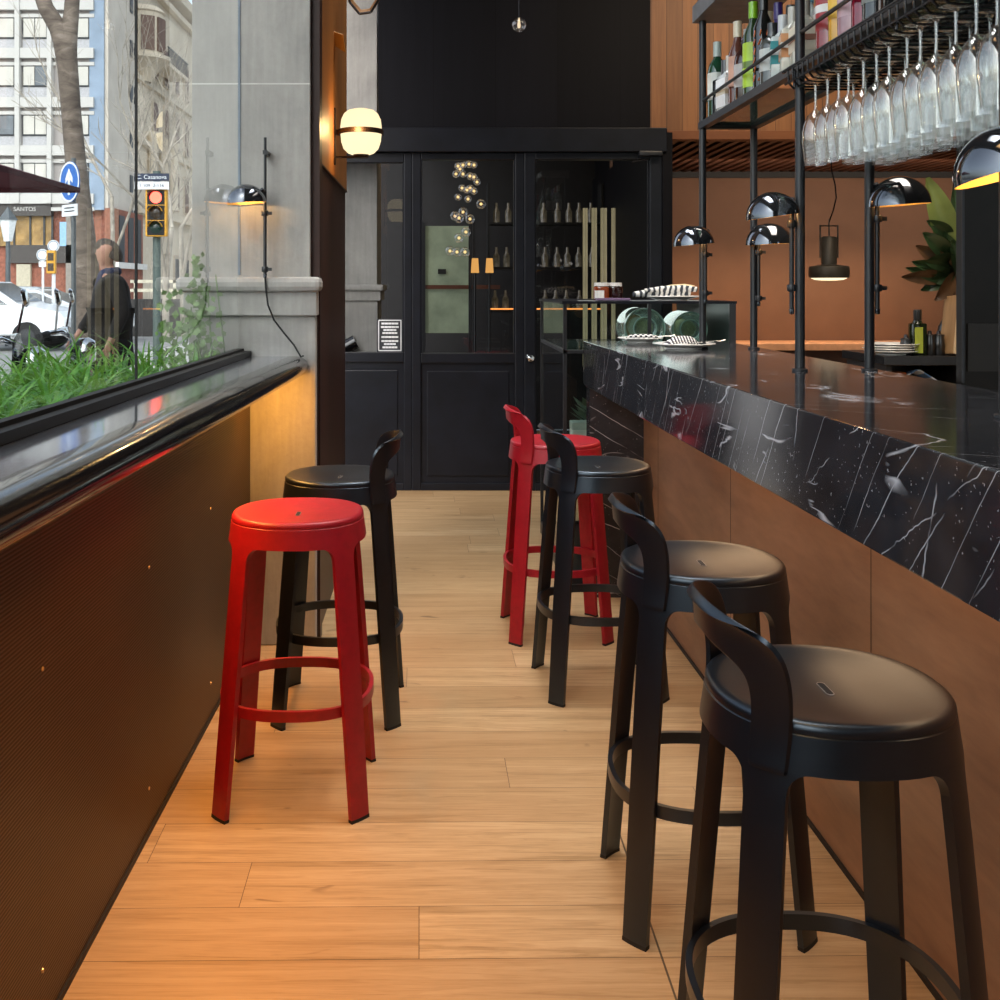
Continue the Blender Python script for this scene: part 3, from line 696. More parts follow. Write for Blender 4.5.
bottle(3.43, 1.205, 'slim', 'bcc7c9', 'e5eef2', '7fb6d6', 'slim clear bottle with pale blue cap', '5b93b8')
bottle(3.30, 1.11, 'squat', 'd9d5c4', 'e2a06a', 'cfcabc', 'short clear square bottle with peach label', 'f2efe6', True)
bottle(3.30, 1.205, 'slim', 'd4d0c8', 'efe9df', 'c9382c', 'slim pale bottle with red cap and white label', 'c24a38')
bottle(3.20, 1.112, 'squat', 'd6d3c2', 'eadfc9', 'cfcabc', 'short clear square bottle with cream label beside the middle post', 'a8735a', True)
bottle(3.00, 1.11, 'tall', '8e1218', 'a3161c', 'b4181e', 'tall red bottle with a white badge beside the middle post', 'e9e4e0', False, (.2, .55))
bottle(2.93, 1.205, 'tall', '7d1520', '941824', '8e1420', 'tall dark red bottle behind the one with a white badge', None)
bottle(2.90, 1.11, 'wine', 'e0a52a', 'e8b83a', 'd99a1e', 'amber yellow bottle with yellow label', None)
bottle(2.82, 1.11, 'round', 'b58a92', 'c9a6ac', 'a5888e', 'round pink bottle beside the amber one', None)
bottle(2.74, 1.11, 'wine', '8a1c34', None, '7a1a30', 'ruby bottle without label above the stemware', None)
bottle(2.66, 1.11, 'squat', '3a3d3c', '83877f', '55585a', 'short grey bottle above the stemware', None)
bottle(2.58, 1.112, 'squat', '16181a', 'dfe6ea', '15171a', 'short black square bottle with white label above the stemware', '6f8a9a', True)
bottle(2.49, 1.11, 'wine', '1a1c1a', 'c9c3a6', '101210', 'black bottle with cream label above the stemware', None)
bottle(2.40, 1.11, 'wine', '2a211c', '6b5a48', '3a2a20', 'dark brown bottle above the stemware', None)
bottle(2.31, 1.112, 'squat', 'a5b3b8', 'd6dde0', 'b3bcc0', 'short pale bottle with blue band above the stemware', '3f7fc0', True)
bottle(2.22, 1.11, 'wine', 'b9bdbb', 'd9d9d2', 'c9c9c2', 'clear bottle with grey label at the end of the shelf row', None)

# ------------------------------------------------------------------ dome lamps
def dome(m, Rr, h, c, tilt, seg=28, inner=0.0, rx=0.0):
    pr = []
    for k in range(11):
        a = PI / 2 * k / 10; pr.append(((Rr - inner) * math.cos(a) + 1e-4, (h - inner) * math.sin(a)))
    return m.lathe(pr, seg, rotm(c, rx, tilt))
def dome_lamp(label, rod, z0, z1, c, Rr, tilt, side, clamps, group='dome lamps on the bar rack', cable=None, name='dome_lamp'):
    # rod (x, y): thin vertical tube; c: rim centre of the shade; side -1/+1: where the shade sits
    t = thing(name, label, 'lamp', (rod[0], rod[1], z0), 0, group); o = Vector((rod[0], rod[1], z0)); c = Vector(c) - o
    top = c + Vector((0, 0, Rr * .5)); edge = c.x - math.copysign(Rr * .55, c.x) if abs(c.x) > Rr * .4 else c.x
    pts = [(0, 0, 0), (0, 0, z1 - z0 - .03), (0, 0, z1 - z0)]
    if abs(c.x) > .03: 
        e = Vector((c.x - math.copysign(Rr * .75, c.x), c.y, c.z + Rr * .72)); pts += [((e.x) * .25, e.y * .4, e.z - .008), tuple(e)]
    else: pts += [(c.x * .5, c.y * .5, c.z + Rr * .5)]
    MB().tube(pts, .0065, 10).build('rod', M['black_metal'], t, 50)
    for z in clamps:
        MB().lathe([(.012, -.010), (.013, -.008), (.013, .008), (.012, .010)], 12, rotm((0, 0, z - z0)), True).box(-.005, .026, -.006, .006, z - z0 - .006, z - z0 + .006).build('clamp', M['black_metal'], t, 40)
    MB().lathe([(.0001, -.012), (.007, -.010), (.0075, 0), (.0075, .004)], 10).build('end_cap', M['chrome_black'], t, 40)
    rx = R(-7) if 'large' in label else R(1)
    dome(MB(), Rr, Rr * .97, c, tilt, 28, 0.0, rx).build('shade', M['chrome_black'], t, 60)
    dome(MB(), Rr, Rr * .97, c, tilt, 28, .0025, rx).lathe([(Rr - .0025, 0), (Rr, 0)], 28, rotm(c, rx, tilt)).build('shade_lining', M['inner_amber'] if 'large' in label else M['inner_warm'], t, 60)
    MB().lathe([(.018 * math.sin(PI * k / 8) + 1e-4, -.018 * math.cos(PI * k / 8)) for k in range(9)], 12, rotm(c + Vector((0, 0, Rr * .62)))).build('bulb', M['bulb'], t, 60)
    if cable: MB().tube([Vector(p) - o for p in cable], .0035, 8).build('cable', M['rubber'], t, 60)
    L = bpy.data.lights.new('dome light', 'POINT'); L.energy = .9 if 'large' in label or 'pillar' in label else .3; L.color = (1, .62, .28); L.shadow_soft_size = .008
    lo = bpy.data.objects.new('dome_light', L); col.objects.link(lo); lo.location = c + o + Vector((0, -.01, Rr * .22)); return t
dome_lamp('black domed lamp on the door-end front post of the rack', (XF + .004, 4.21 - .026), 1.31, 1.585, (1.016, 4.17, 1.528), .079, R(-5), -1, (1.34, 1.49))
dome_lamp('black domed lamp on the rear door-end post, just under its neighbour', (XR + .012, 4.21 - .024), 1.30, 1.585, (1.306, 4.16, 1.53), .087, R(-3), 1, (1.32, 1.50))
dome_lamp('black domed lamp tilted on the middle front post beside the first wine glass', (XF - .024, 3.094), 1.295, 1.60, (.980, 3.085, 1.565), .075, R(-8), -1, (1.36, 1.545))
dome_lamp('black domed lamp on the middle rear post in front of the rust wall', (XR + .021, 3.09), 1.295, 1.61, (1.340, 3.08, 1.598), .087, R(-4), 1, (1.36, 1.56))
dome_lamp('large black domed lamp with amber lining near the dark panel', (XF + .02, 1.955), 1.31, 1.60, (1.022, 1.90, 1.562), .090, R(-13), -1, (1.34, 1.52))
pe = at(265, 275, 4.02)
cab = [at(265, 277, 4.02), at(266, 290, 4.01), at(268, 305, 4.02), at(274, 320, 4.03), at(284, 333, 4.035), at(294, 345, 4.03), at(301, 357, 4.02), (at(303, 360, 4.0).x, 4.0, 1.106)]
dome_lamp('black domed lamp on a rod against the limestone pillar', (at(265, 0, 4.01).x, 4.01), pe.z, at(0, 190, 4.01).z, (at(247.5, 0, 4.01).x, 3.99, at(0, 203.5, 4.0).z), .074, R(-4), -1, (1.43, 1.64), None, cab)
MB().tube([(at(265, 0, 4.012).x, 4.014, at(0, 192, 4.0).z), (at(265, 0, 4.01).x, 4.014, at(0, 137, 4.0).z)], .0055, 10).box(at(265, 0, 4.012).x - .008, at(265, 0, 4.012).x + .008, 4.008, 4.076, at(0, 152, 4.0).z - .008, at(0, 152, 4.0).z + .008).build('wall_rod', M['black_metal'], [o for o in bpy.data.objects if o.name == 'dome_lamp.005'][0], 40)
wr = bpy.data.objects['wall_rod']; wr.location = -wr.parent.location

# ------------------------------------------------------------------ globe sconce on the oak box
gc = at(361, 133, 4.77)
sc = thing('globe_sconce', 'glowing opal globe sconce with dark band on the oak box', 'sconce', gc)
prof = [(.001, -.098), (.04, -.097), (.058, -.09), (.078, -.07), (.088, -.04), (.092, 0), (.092, .03), (.088, .06), (.076, .085), (.058, .1), (.03, .107), (.001, .108)]
MB().lathe(prof, 28).build('globe', M['opal'], sc, 60)
BZ = simple('dark bronze', '2a1a10', .5, .4)
MB().lathe([(.094, -.008), (.100, -.008), (.100, .014), (.094, .014), (.094, -.008)], 28).build('band', BZ, sc, 40)
MB().lathe([(.001, -.112), (.032, -.11), (.036, -.096), (.001, -.094)], 20).build('bottom_cap', BZ, sc, 40)
m = MB().box(-.128, -.09, -.011, .011, -.010, .014); m.build('arm', BZ, sc)
MB().box(-.128, -.03, -.006, .006, -.112, -.103).build('arm', BZ, sc)
MB().bbox(-.128, -.112, -.013, .013, -.142, .112, .003).build('back_plate', BZ, sc)
L = bpy.data.lights.new('sconce light', 'POINT'); L.energy = 3.2; L.color = (1, .60, .24); L.shadow_soft_size = .03
lo = bpy.data.objects.new('sconce_light', L); col.objects.link(lo); lo.location = gc + Vector((-.01, -.125, .0))

# folded brass lamp near the top of the oak box
fl = thing('folded_lamp', 'angular folded wood veneer lamp high beside the oak box', 'lamp', at(362, -4, 4.9))
pts = [(-.075, 0, .04), (-.055, 0, -.03), (-.012, 0, -.082), (.04, 0, -.075), (.075, 0, -.02), (.07, 0, .06), (0, 0, .11)]
m = MB(); k = len(pts)
for i in range(k):
    a, b = Vector(pts[i]), Vector(pts[(i + 1) % k]); d = Vector((0, .07, .02))
    m.add([a, b, b * .78 + d, a * .78 + d], [(0, 1, 2, 3)])
m.build('shade', simple('pale veneer', 'b88858', .5, 0, .1, 6, 0, .5, 0, 'd8a060', .12), fl, 20, None, .006)
m = MB()
for i in range(k): m.tube([pts[i], pts[(i + 1) % k]], .006, 6)
m.build('rim', M['black_metal'], fl)
MB().tube([(0, .05, .1), (0, .05, HC - at(362, -4, 4.9).z)], .003, 6).build('cord', M['wire'], fl)
fp = thing('angled_plate', 'small tilted brass plate projecting from the oak box', 'bracket', at(337, 39, 4.75))
MB().add([(-.035, .03, .05), (.030, -.02, .015), (.036, .03, -.05), (-.022, .08, -.005)], [(0, 1, 2, 3)]).build('plate', simple('warm brass plate', 'c08a4a', .4, .3, .1, 6), fl, 20, None, .005)
pl = bpy.data.objects['plate']; pl.parent = fp

# ------------------------------------------------------------------ display case at the end of the bar
XC0, XC1, YC0, YC1, ZC = .597, 1.385, 4.90, 5.95, 1.30
dc = thing('display_case', 'black framed glass display case at the door end of the bar', 'display case', (XC0, YC0, 0))
def lb(m, x0, x1, y0, y1, z0, z1): return m.box(x0 - XC0, x1 - XC0, y0 - YC0, y1 - YC0, z0, z1)
f = MB(); e = .016
for x in (XC0, XC1 - e):
    for y in (YC0, YC1 - e): lb(f, x, x + e, y, y + e, 0, ZC - .012)
for z in (.05, 1.06):
    lb(f, XC0, XC1, YC0, YC0 + e, z, z + e); lb(f, XC0, XC1, YC1 - e, YC1, z, z + e); lb(f, XC0, XC0 + e, YC0, YC1, z, z + e); lb(f, XC1 - e, XC1, YC0, YC1, z, z + e)
lb(f, XC1 - .03, XC1, YC0 - .01, YC1, 1.06, ZC - .012); lb(f, .985, 1.0, YC0, YC0 + e, 1.06, ZC - .012)
lb(f, 1.06, 1.08, YC0, YC0 + e, 0, 1.06)
f.build('frame', M['black_metal'], dc)
lb(MB(), XC0 - .006, XC1 + .006, YC0 - .006, YC1 + .006, ZC - .012, ZC).build('top_board', M['frame_dark'], dc)
for nm, q in (('pane', [(XC0 + .018, YC0 + .008, .07), (XC1 - .02, YC0 + .008, .07), (XC1 - .02, YC0 + .008, 1.288), (XC0 + .018, YC0 + .008, 1.288)]),
              ('pane', [(XC0 + .008, YC0 + .02, .07), (XC0 + .008, YC1 - .02, .07), (XC0 + .008, YC1 - .02, 1.288), (XC0 + .008, YC0 + .02, 1.288)])):
    MB().add([(x - XC0, y - YC0, z) for x, y, z in q], [(0, 1, 2, 3)]).build(nm, M['glass_case'], dc)
lb(MB(), XC0 + .02, XC1 - .02, YC0 + .02, YC1 - .02, 1.068, 1.076).build('shelf', M['glass_green'], dc)
lb(MB(), XC0 + .02, XC1 - .02, YC0 + .02, YC1 - .02, .56, .57).build('shelf', M['glass_green'], dc)
lb(MB(), XC0 + .002, XC1 - .002, YC0 + .002, YC1 - .002, 0.0, .05).build('plinth', M['frame_dark'], dc)
# big glass jars lying in the case, bottoms towards the room
def jar(label, px, py, rr, Y):
    p = at(px, py, Y); t = thing('glass_jar', label, 'jar', (p.x, Y, 1.0765 + rr), 0, 'big glass jars in the display case')
    mt = rotm((0, 0, 0), R(90))
    MB().lathe([(.001, -.03), (rr * .35, -.03), (rr * .55, -.012), (rr * .9, 0), (rr, -.03), (rr, -.24), (rr * .6, -.28), (rr * .6, -.30)], 36, mt).build('jar_body', M['glass_jar'], t, 40)
    MB().lathe([(rr * .52, .002), (rr * .58, .006), (rr * .58, -.01), (rr * .52, .002)], 36, mt).lathe([(rr * .94, .001), (rr, .006), (rr, -.03)], 36, mt).build('base_ring', simple('pale jar rim', 'b7cfc6', .15, 0, .1, 8, 0, .8), t, 40)
    MB().lathe([(rr * .64, -.29), (rr * .64, -.33), (.001, -.33)], 28, mt).build('lid', M['copper'], t, 40)
    MB().lathe([(.001, -.05), (rr * .5, -.05), (rr * .5, -.2), (.001, -.2)], 20, mt).build('contents', simple('pale jar filling', 'b8ad80', .8, 0, .2, 30, .3), t, 40)  # pale core added inside so the jar glass looks brighter
jar('big round glass jar lying in the case beside the aisle', 645, 320, .095, 4.99)
jar('second glass jar lying in the case beside the rack post', 690, 322, .085, 5.15)
def dish(label, loc, rr, group=None, name='plate'):
    t = thing(name, label, 'plate', loc, 0, group)
    MB().lathe([(.001, .004), (rr * .55, .004), (rr * .62, .007), (rr * .97, .018), (rr, .020), (rr * .985, .0225), (rr * .62, .0115), (rr * .55, .0085), (.001, .0085)], 36).build('dish', M['white_china'], t, 40)
    MB().lathe([(rr * .55, 0), (rr * .57, .0), (rr * .57, .006), (rr * .55, .006), (rr * .55, 0)], 30).build('foot_ring', M['white_china'], t, 40)
    return t
def stripe_mat(name, a, b, ax=0, w=.012):
    t = NT(name); bs_ = t.bsdf(Roughness=.85); tc = t.n('ShaderNodeTexCoord'); sp = t.n('ShaderNodeSeparateXYZ'); t.l(tc.outputs['Object'], sp.inputs[0])
    s = t.math('LESS_THAN', t.math('FRACT', t.math('DIVIDE', sp.outputs[ax], w)), .5)
    if ax == 0:
        pass
    t.l(t.mix(s, srgb(a), srgb(b)), bs_.inputs[0]); return t.m
def check_mat(name, a, b, w=.012):
    t = NT(name); bs_ = t.bsdf(Roughness=.85); ck = t.n('ShaderNodeTexChecker'); ck.inputs['Scale'].default_value = 1 / w
    ck.inputs[1].default_value = srgb(a); ck.inputs[2].default_value = srgb(b); t.l(t.coord('Object', (1, 1, .3)), ck.inputs[0]); t.l(ck.outputs[0], bs_.inputs[0]); return t.m
def napkin(label, loc, w, d, mt, rz=0, hump=.016, name='napkin', waves=2.0):
    t = thing(name, label, 'napkin', loc, rz)
    def fn(i, j):
        u = i / 14 - .5; v = j / 8 - .5
        return (u * w, v * d, .004 + hump * (1 - (2 * u) ** 4) * (.75 + .25 * math.cos(waves * PI * v)) * (1 - .25 * (2 * v) ** 2))
    MB().grid(fn, 15, 9).build('cloth', mt, t, 60, None, -.004)
    def fn2(i, j):
        p = fn(i, j); return (p[0] * .96 + .003, p[1] * .55 - d * .12, p[2] + .0075)
    MB().grid(fn2, 15, 9).build('top_fold', mt, t, 60, None, -.003)
    return t
SM = stripe_mat('black striped linen', 'e8e6e2', '1d1d24'); SM2 = stripe_mat('plum striped linen', 'e8e6e2', '3a2a38')
pA = at(684, 0, 4.22); pB = at(640, 0, 4.70)
dish('white plate with striped napkin on the bar, closer to the rack post', (pA.x, 4.22, 1.121), .122)
napkin('plum striped folded napkin on the closer white plate', (pA.x - .02, 4.19, 1.131), .125, .09, SM2, R(8), .028)
dish('white plate with checked napkin at the display case end of the bar', (pB.x, 4.70, 1.121), .098)
napkin('black checked folded napkin on the plate beside the display case', (pB.x, 4.67, 1.131), .15, .08, check_mat('checked linen', 'e6e4df', '20202a', .011), R(-3), .014)
def fork(label, loc, rz):
    t = thing('fork', label, 'fork', loc, rz)
    m = MB().tube([(-.07, 0, .004), (0, 0, .008), (.05, 0, .012)], [.0035, .0025, .002], 6)
    for q in (-.006, -.002, .002, .006): m.tube([(.05, q * .6, .012), (.065, q, .011), (.088, q, .016)], .0011, 5)
    m.build('fork_body', simple('steel', (.5, .5, .5), .2, 1), t, 40)
fork('steel fork resting on the rim of the plum napkin plate', (pA.x + .075, 4.20, 1.140), R(12))
fork('steel fork resting on the rim of the checked napkin plate', (pB.x + .065, 4.68, 1.138), R(8))
# on top of the case
jt = at(603, 0, 5.2)
jr = thing('preserve_jar', 'small jar of orange preserve with white label on the display case', 'jar', (jt.x - .008, 5.2, ZC))
MB().lathe([(.001, 0), (.036, 0), (.038, .006), (.038, .062), (.032, .068)], 22).build('jar_glass', simple('orange preserve', '8a3a16', .1, 0, .2, 20, 0, .8), jr, 40)
MB().lathe([(.036, .069), (.036, .086), (.001, .087)], 22).build('lid', M['white_china'], jr, 40)
m = MB().grid(lambda i, j: (.0388 * math.cos(R(205 + 11 * i)), .0388 * math.sin(R(205 + 11 * i)), .006 + .042 * j), 8, 2); m.build('label', M['white_china'], jr, 60)
jr2 = thing('preserve_jar', 'second small dark jar just behind the labelled one', 'jar', (jt.x + .062, 5.22, ZC))
MB().lathe([(.001, 0), (.034, 0), (.036, .006), (.036, .062), (.030, .068)], 22).build('jar_glass', simple('dark preserve', '2a1412', .1, 0, .2, 20, 0, .8), jr2, 40)
MB().lathe([(.034, .069), (.034, .086), (.001, .087)], 22).build('lid', M['white_china'], jr2, 40)
bk = thing('folded_cloth', 'flat purple folded cloth under the preserve jars', 'cloth', (jt.x + .02, 5.10, ZC))
MB().bbox(-.07, .09, -.035, .035, 0, .012, .004).build('cloth', simple('purple cloth', '5a4660', .8), bk)
pC = at(668, 0, 5.05)
dish('white plate holding a rolled patterned cloth on the display case', (pC.x + .02, 5.06, ZC + .001), .135)
rolls = thing('rolled_cloth', 'grey and white patterned rolled cloth on the plate above the case', 'cloth', (pC.x, 5.03, ZC + .018))
def pat():
    t = NT('patterned linen'); b = t.bsdf(Roughness=.9); w = t.n('ShaderNodeTexWave'); w.inputs['Scale'].default_value = 11; w.inputs['Distortion'].default_value = 9; w.inputs['Detail'].default_value = 2
    t.l(t.coord(), w.inputs[0]); t.l(t.ramp(w.outputs[1], [(.35, srgb('3b4048')), (.55, srgb('dedcd8'))]), b.inputs[0]); return t.m
PAT = pat()
MB().tube([(-.17, -.01, .012), (-.10, 0, .016), (0, .005, .02), (.10, .01, .024)], [.012, .02, .022, .018], 12).build('roll', PAT, rolls, 60)
MB().tube([(-.12, -.03, .03), (-.04, -.02, .036), (.06, -.01, .040), (.13, .0, .036)], [.008, .015, .016, .012], 12).build('roll', PAT, rolls, 60)
br = thing('bread_roll', 'pale bread stick lying across the rolled cloth', 'bread', (pC.x + .05, 5.05, ZC + .062))
MB().tube([(-.07, 0, 0), (-.03, .003, .004), (.03, .003, .006), (.075, 0, .004)], [.006, .011, .012, .006], 10).build('crust', simple('pale crust', 'd8c29a', .8, 0, .1, 30, .2), br, 60)
dish('small white plate inside the display case', (at(612, 0, 5.15).x, 5.15, 1.077), .10)
dish('white plate on the lower glass shelf of the case', (.85, 5.25, .572), .12)
bw = thing('white_carton', 'white carton on the lower shelf of the display case', 'carton', (.70, 5.12, .571))
MB().bbox(-.04, .05, -.05, .05, 0, .15, .005).build('box', simple('white card', 'd6d8d2', .7), bw)
MB().bbox(-.041, .051, -.051, .051, .115, .152, .004).build('lid', simple('grey card', 'aab2aa', .7), bw)
pt = thing('leafy_pot', 'small leafy pot on the lower shelf of the display case', 'plant', (.80, 5.45, .571))
MB().lathe([(.001, 0), (.05, 0), (.06, .1), (.055, .1), (.001, .09)], 18).build('pot', simple('grey pot', '6f7672', .6), pt, 40)
m = MB()
for k in range(26):
    a = k * 2.4; l = .09 + .04 * math.sin(k); z = .09 + .012 * (k % 9)
    d = Vector((math.cos(a), math.sin(a), .6)); s_ = Vector((-math.sin(a), math.cos(a), 0)) * .022; p = Vector((0, 0, z))
    m.add([p, p + d * l * .5 + s_, p + d * l, p + d * l * .5 - s_], [(0, 1, 2, 3)])
m.build('foliage', simple('grey green leaf', '5f7260', .5), pt)

# ------------------------------------------------------------------ behind the bar
dk = thing('dark_partition', 'tall dark brown panel standing at the back edge of the bar', 'partition', (1.336, 2.70, 0))
MB().bbox(0, .62, 0, .035, 0, 2.9, .003).build('panel', simple('dark espresso lacquer', (.009, .0065, .005), .35, 0, .25, 5, .02, .25), dk)
MB().box(-.002, .004, -.003, .0, 1.12, 2.9).build('edge_strip', M['grey_metal'], dk)
MB().box(.012, .62, -.006, 0, 1.15, 1.27).build('lower_strip', simple('espresso band', (.013, .009, .006), .4, 0, .2, 6), dk)
YS = 5.6
st = thing('service_station', 'dark service cabinet with open shelf behind the bar', 'cabinet', (2.30, YS, 0))
MB().bbox(0, 1.3, -.15, .42, .965, 1.012, .004).build('worktop', simple('dark stone top', (.02, .02, .022), .25), st)
m = MB().box(.02, .05, -.12, .4, 0, .965).box(.42, 1.28, -.12, .4, 0, .965).box(.05, .42, .38, .4, 0, .965).box(.05, .42, -.12, .4, .80, .82)
m.build('carcass', simple('espresso cabinet', (.022, .017, .014), .5), st)
bxo = thing('orange_box', 'orange box on the open shelf under the service top', 'box', (2.375, YS - .02, .82))
MB().bbox(0, .07, -.05, .05, 0, .10, .004).build('box', simple('orange card', 'c8641e', .6), bxo)
MB().bbox(-.002, .072, -.052, .052, .085, .104, .003).build('lid', simple('dark orange card', 'a04c14', .6), bxo)
cl_ = thing('blue_cloth', 'white and blue cloth on the open shelf under the service top', 'cloth', (2.53, YS - .04, .82))
m = MB().grid(lambda i, j: ((i / 8 - .5) * .16, (j / 5 - .5) * .1, .02 + .10 * (1 - abs(i / 8 - .3)) * (1 - .2 * j / 5)), 9, 6); m.build('cloth', stripe_mat('blue white cloth', 'd8e2ee', '5f88b8', 0, .07), cl_, 60, None, -.006)
p = at(891, 0, YS)
d0 = dish('lowest plate of the white stack on the service cabinet', (p.x, YS, 1.0125), .135, 'white plates stacked on the service cabinet')
for i, nm in enumerate(('second plate up in the white stack on the service cabinet', 'third plate up in the white stack on the service cabinet', 'topmost plate of the white stack on the service cabinet')):
    c = copy_tree(d0); c.location = (p.x + .006 * (i - 1), YS, 1.0125 + .0125 * (i + 1)); tag(c, nm)
p = at(914, 0, YS)
ob = thing('oil_bottle', 'dark olive oil bottle with green label on the service cabinet', 'bottle', (p.x, YS - .04, 1.0125))
MB().bbox(-.036, .036, -.036, .036, 0, .165, .008).lathe([(.03, .16), (.017, .185), (.016, .225), (.001, .225)], 16).build('bottle_body', gm('1c2412'), ob, 40)
MB().box(-.03, .012, -.0375, -.036, .012, .145).build('label', gm('a8b02e', .6), ob)
MB().lathe([(.0195, .175), (.0205, .18), (.0205, .235), (.001, .237)], 16).build('cap', gm('121212', .4), ob, 40)
for i, (x, nm) in enumerate(((903.5, 'dark ribbed pot beside the plate stack'), (927, 'dark ribbed pot next to the oil bottle'), (936, 'dark ribbed pot closest to the wooden boards'))):
    p = at(x, 0, YS); g = thing('ribbed_pot', nm, 'pot', (p.x, YS - .03, 1.0125), 0, 'dark ribbed pots on the service cabinet')
    h_ = .085 + .02 * (i > 0)
    MB().lathe([(.001, 0), (.026, 0), (.03, .01), (.027, .03), (.031, .045), (.028, .065), (.026, h_ - .01)], 16).build('pot_body', gm('0f0b0a', .3), g, 40)
    MB().lathe([(.028, h_ - .01), (.028, h_), (.012, h_ + .004), (.008, h_ + .02), (.001, h_ + .022)], 14).build('lid', gm('1a1412', .3), g, 40)
for i, (x, lean, nm) in enumerate(((945, .02, 'tall wooden board leaning at the window side of the pair'), (953, .012, 'tall wooden board leaning against the dark panel side of the pair'))):
    p = at(x, 0, YS); g = thing('serving_board', nm + ' on the service cabinet', 'board', (p.x - .01, YS - .05, 1.0125))
    mt = rotm((0, 0, 0), R(-4), R(7 - 3 * i)); MB().bbox(-.010, .010, -.075, .075, 0.004, .31, .004, mt).build('board_face', wood('board wood %d' % i, '8a6440', 'c39a6c', (1, 1, .12), .5, 5), g)
    MB().bbox(-.0105, .0105, -.0785, -.0755, 0.006, .31, .001, mt).build('pale_edge', simple('pale edge %d' % i, 'cdb089', .6), g)
tw = thing('folded_menus', 'stack of pale menu cards beside the wooden boards', 'menu', (at(941, 0, YS).x + .005, YS + .06, 1.0125))
m = MB()
for k in range(6): m.bbox(-.05 + .004 * (k % 2), .05, -.05, .05, k * .018, k * .018 + .011, .002)
m.build('cards', simple('cream card', 'cfc6b6', .7), tw)
# big leaved branch in a vase
vz = thing('magnolia_branch', 'big glossy green leaves in a vase behind the dark panel', 'plant', (at(962, 0, YS).x, YS + .12, 1.0125))
MB().lathe([(.001, 0), (.05, 0), (.07, .06), (.065, .14), (.03, .2), (.035, .22)], 20).build('vase', gm('2c2a28', .3), vz, 40)
o = Vector(vz.location)
LG = simple('glossy leaf', '34482a', .28, 0, .3, 3, 0, .6); LB = simple('leaf underside', '5a3f26', .5, 0, .2, 5); LY = simple('pale leaf', '7d8a4a', .35, 0, .2, 4)
m = MB(); 
stems = [((955, 300), (952, 250), (940, 200)), ((955, 300), (950, 270), (930, 260)), ((957, 300), (956, 240), (958, 190))]
for s_ in stems: m.tube([Vector((0, 0, .18))] + [at(x, y, YS + .1) - o for x, y in s_], .005, 6)
m.build('stem', LB, vz)
leaves = [((954, 268), (926, 178), 17, LY), ((955, 255), (953, 185), 10, LG), ((952, 240), (926, 221), 9, LG), ((952, 262), (922, 233), 11, LG), ((955, 262), (938, 232), 9, LG), ((954, 275), (915, 246), 11, LB), ((952, 274), (911, 262), 9, LG), ((950, 278), (901, 277), 10, LB), ((955, 272), (920, 290), 10, LG), ((955, 270), (930, 282), 10, LG), ((956, 272), (934, 300), 12, LB), ((958, 280), (950, 240), 10, LG), ((957, 265), (942, 215), 9, LG), ((954, 284), (905, 268), 8, LG), ((956, 262), (924, 262), 12, LG)]
for i, (a, b, w, mt) in enumerate(leaves):
    Y1 = YS + .1 + .03 * math.sin(i * 1.7); A = at(a[0], a[1], YS + .1) - o; B = at(b[0], b[1], Y1 - .05) - o
    d = B - A; sdir = d.cross(Vector((.25 * math.sin(i), 1, .3))).normalized(); ww = w * YS / F
    def lf(ii, jj):
        t_ = ii / 10; wd = ww * .8 * math.sin(PI * min(1, t_ * .93 + .04)) ** .8; s_ = (jj / 4 - .5) * 2
        return A + d * t_ + sdir * wd * s_ + Vector((0, -.02 * abs(s_) - .03 * math.sin(PI * t_), 0))
    MB().grid(lf, 11, 5).build('leaf', mt, vz, 60)
# pendant
pp = at(829, 278, 8.0)
pd = thing('pendant_lamp', 'grey industrial pendant lamp hanging before the rust wall', 'pendant lamp', pp)
PG = simple('olive grey enamel', (.06, .052, .04), .5, .2)
MB().lathe([(.001, .095), (.05, .095), (.058, .10), (.14, .086), (.145, .07), (.145, .012), (.138, .0), (.132, .012)], 32).build('shade', PG, pd, 40)
MB().lathe([(.132, .008), (.128, -.002), (.10, -.014), (.05, -.019), (.001, -.02)], 32).build('diffuser', emis('pendant light', 'ffe9bd', 1.5), pd)
MB().lathe([(.056, .095), (.056, .30), (.048, .31), (.001, .312)], 24).build('housing', PG, pd, 40)
m = MB()
for s_ in (-1, 1): m.tube([(s_ * .066, 0, .15), (s_ * .066, 0, .395)], .006, 6)
m.tube([(-.066, 0, .39), (.066, 0, .39)], .005, 6).tube([(0, 0, .31), (0, 0, .44)], .005, 6); m.build('bracket', PG, pd)
MB().tube([(0, 0, .42), (.03, 0, .50), (.055, 0, .60), (.045, 0, .70), (.02, 0, .80), (.01, 0, .95), (0, 0, 2.41 - pp.z)], .005, 6).build('cord', M['wire'], pd, 60)
# ------------------------------------------------------------------ bar stools
def sqr(phi, a, n):
    return a * (abs(math.cos(phi)) ** n + abs(math.sin(phi)) ** n) ** (-1 / n)
def interp(tab, z):
    if z <= tab[0][0]: return tab[0][1:]
    for p, q in zip(tab, tab[1:]):
        if z <= q[0]:
            t = (z - p[0]) / (q[0] - p[0]); return tuple(a + (b - a) * t for a, b in zip(p[1:], q[1:]))
    return tab[-1][1:]
PROF = [(0, .248, 2.31), (.50, .2025, 2.32), (.60, .194, 2.30), (.66, .188, 2.28), (.69, .1845, 2.27), (.715, .181, 2.26), (.735, .1785, 2.25), (.7385, .1780, 2.25), (.740, .1758, 2.25), (.75, .1755, 2.25)]
def spt(phi, z, d=0.0):
    a, n = interp(PROF, z); r = sqr(phi, a, n) + d
    return Vector((r * math.cos(phi), r * math.sin(phi), z))
Z_AR, FIL = .688, .034
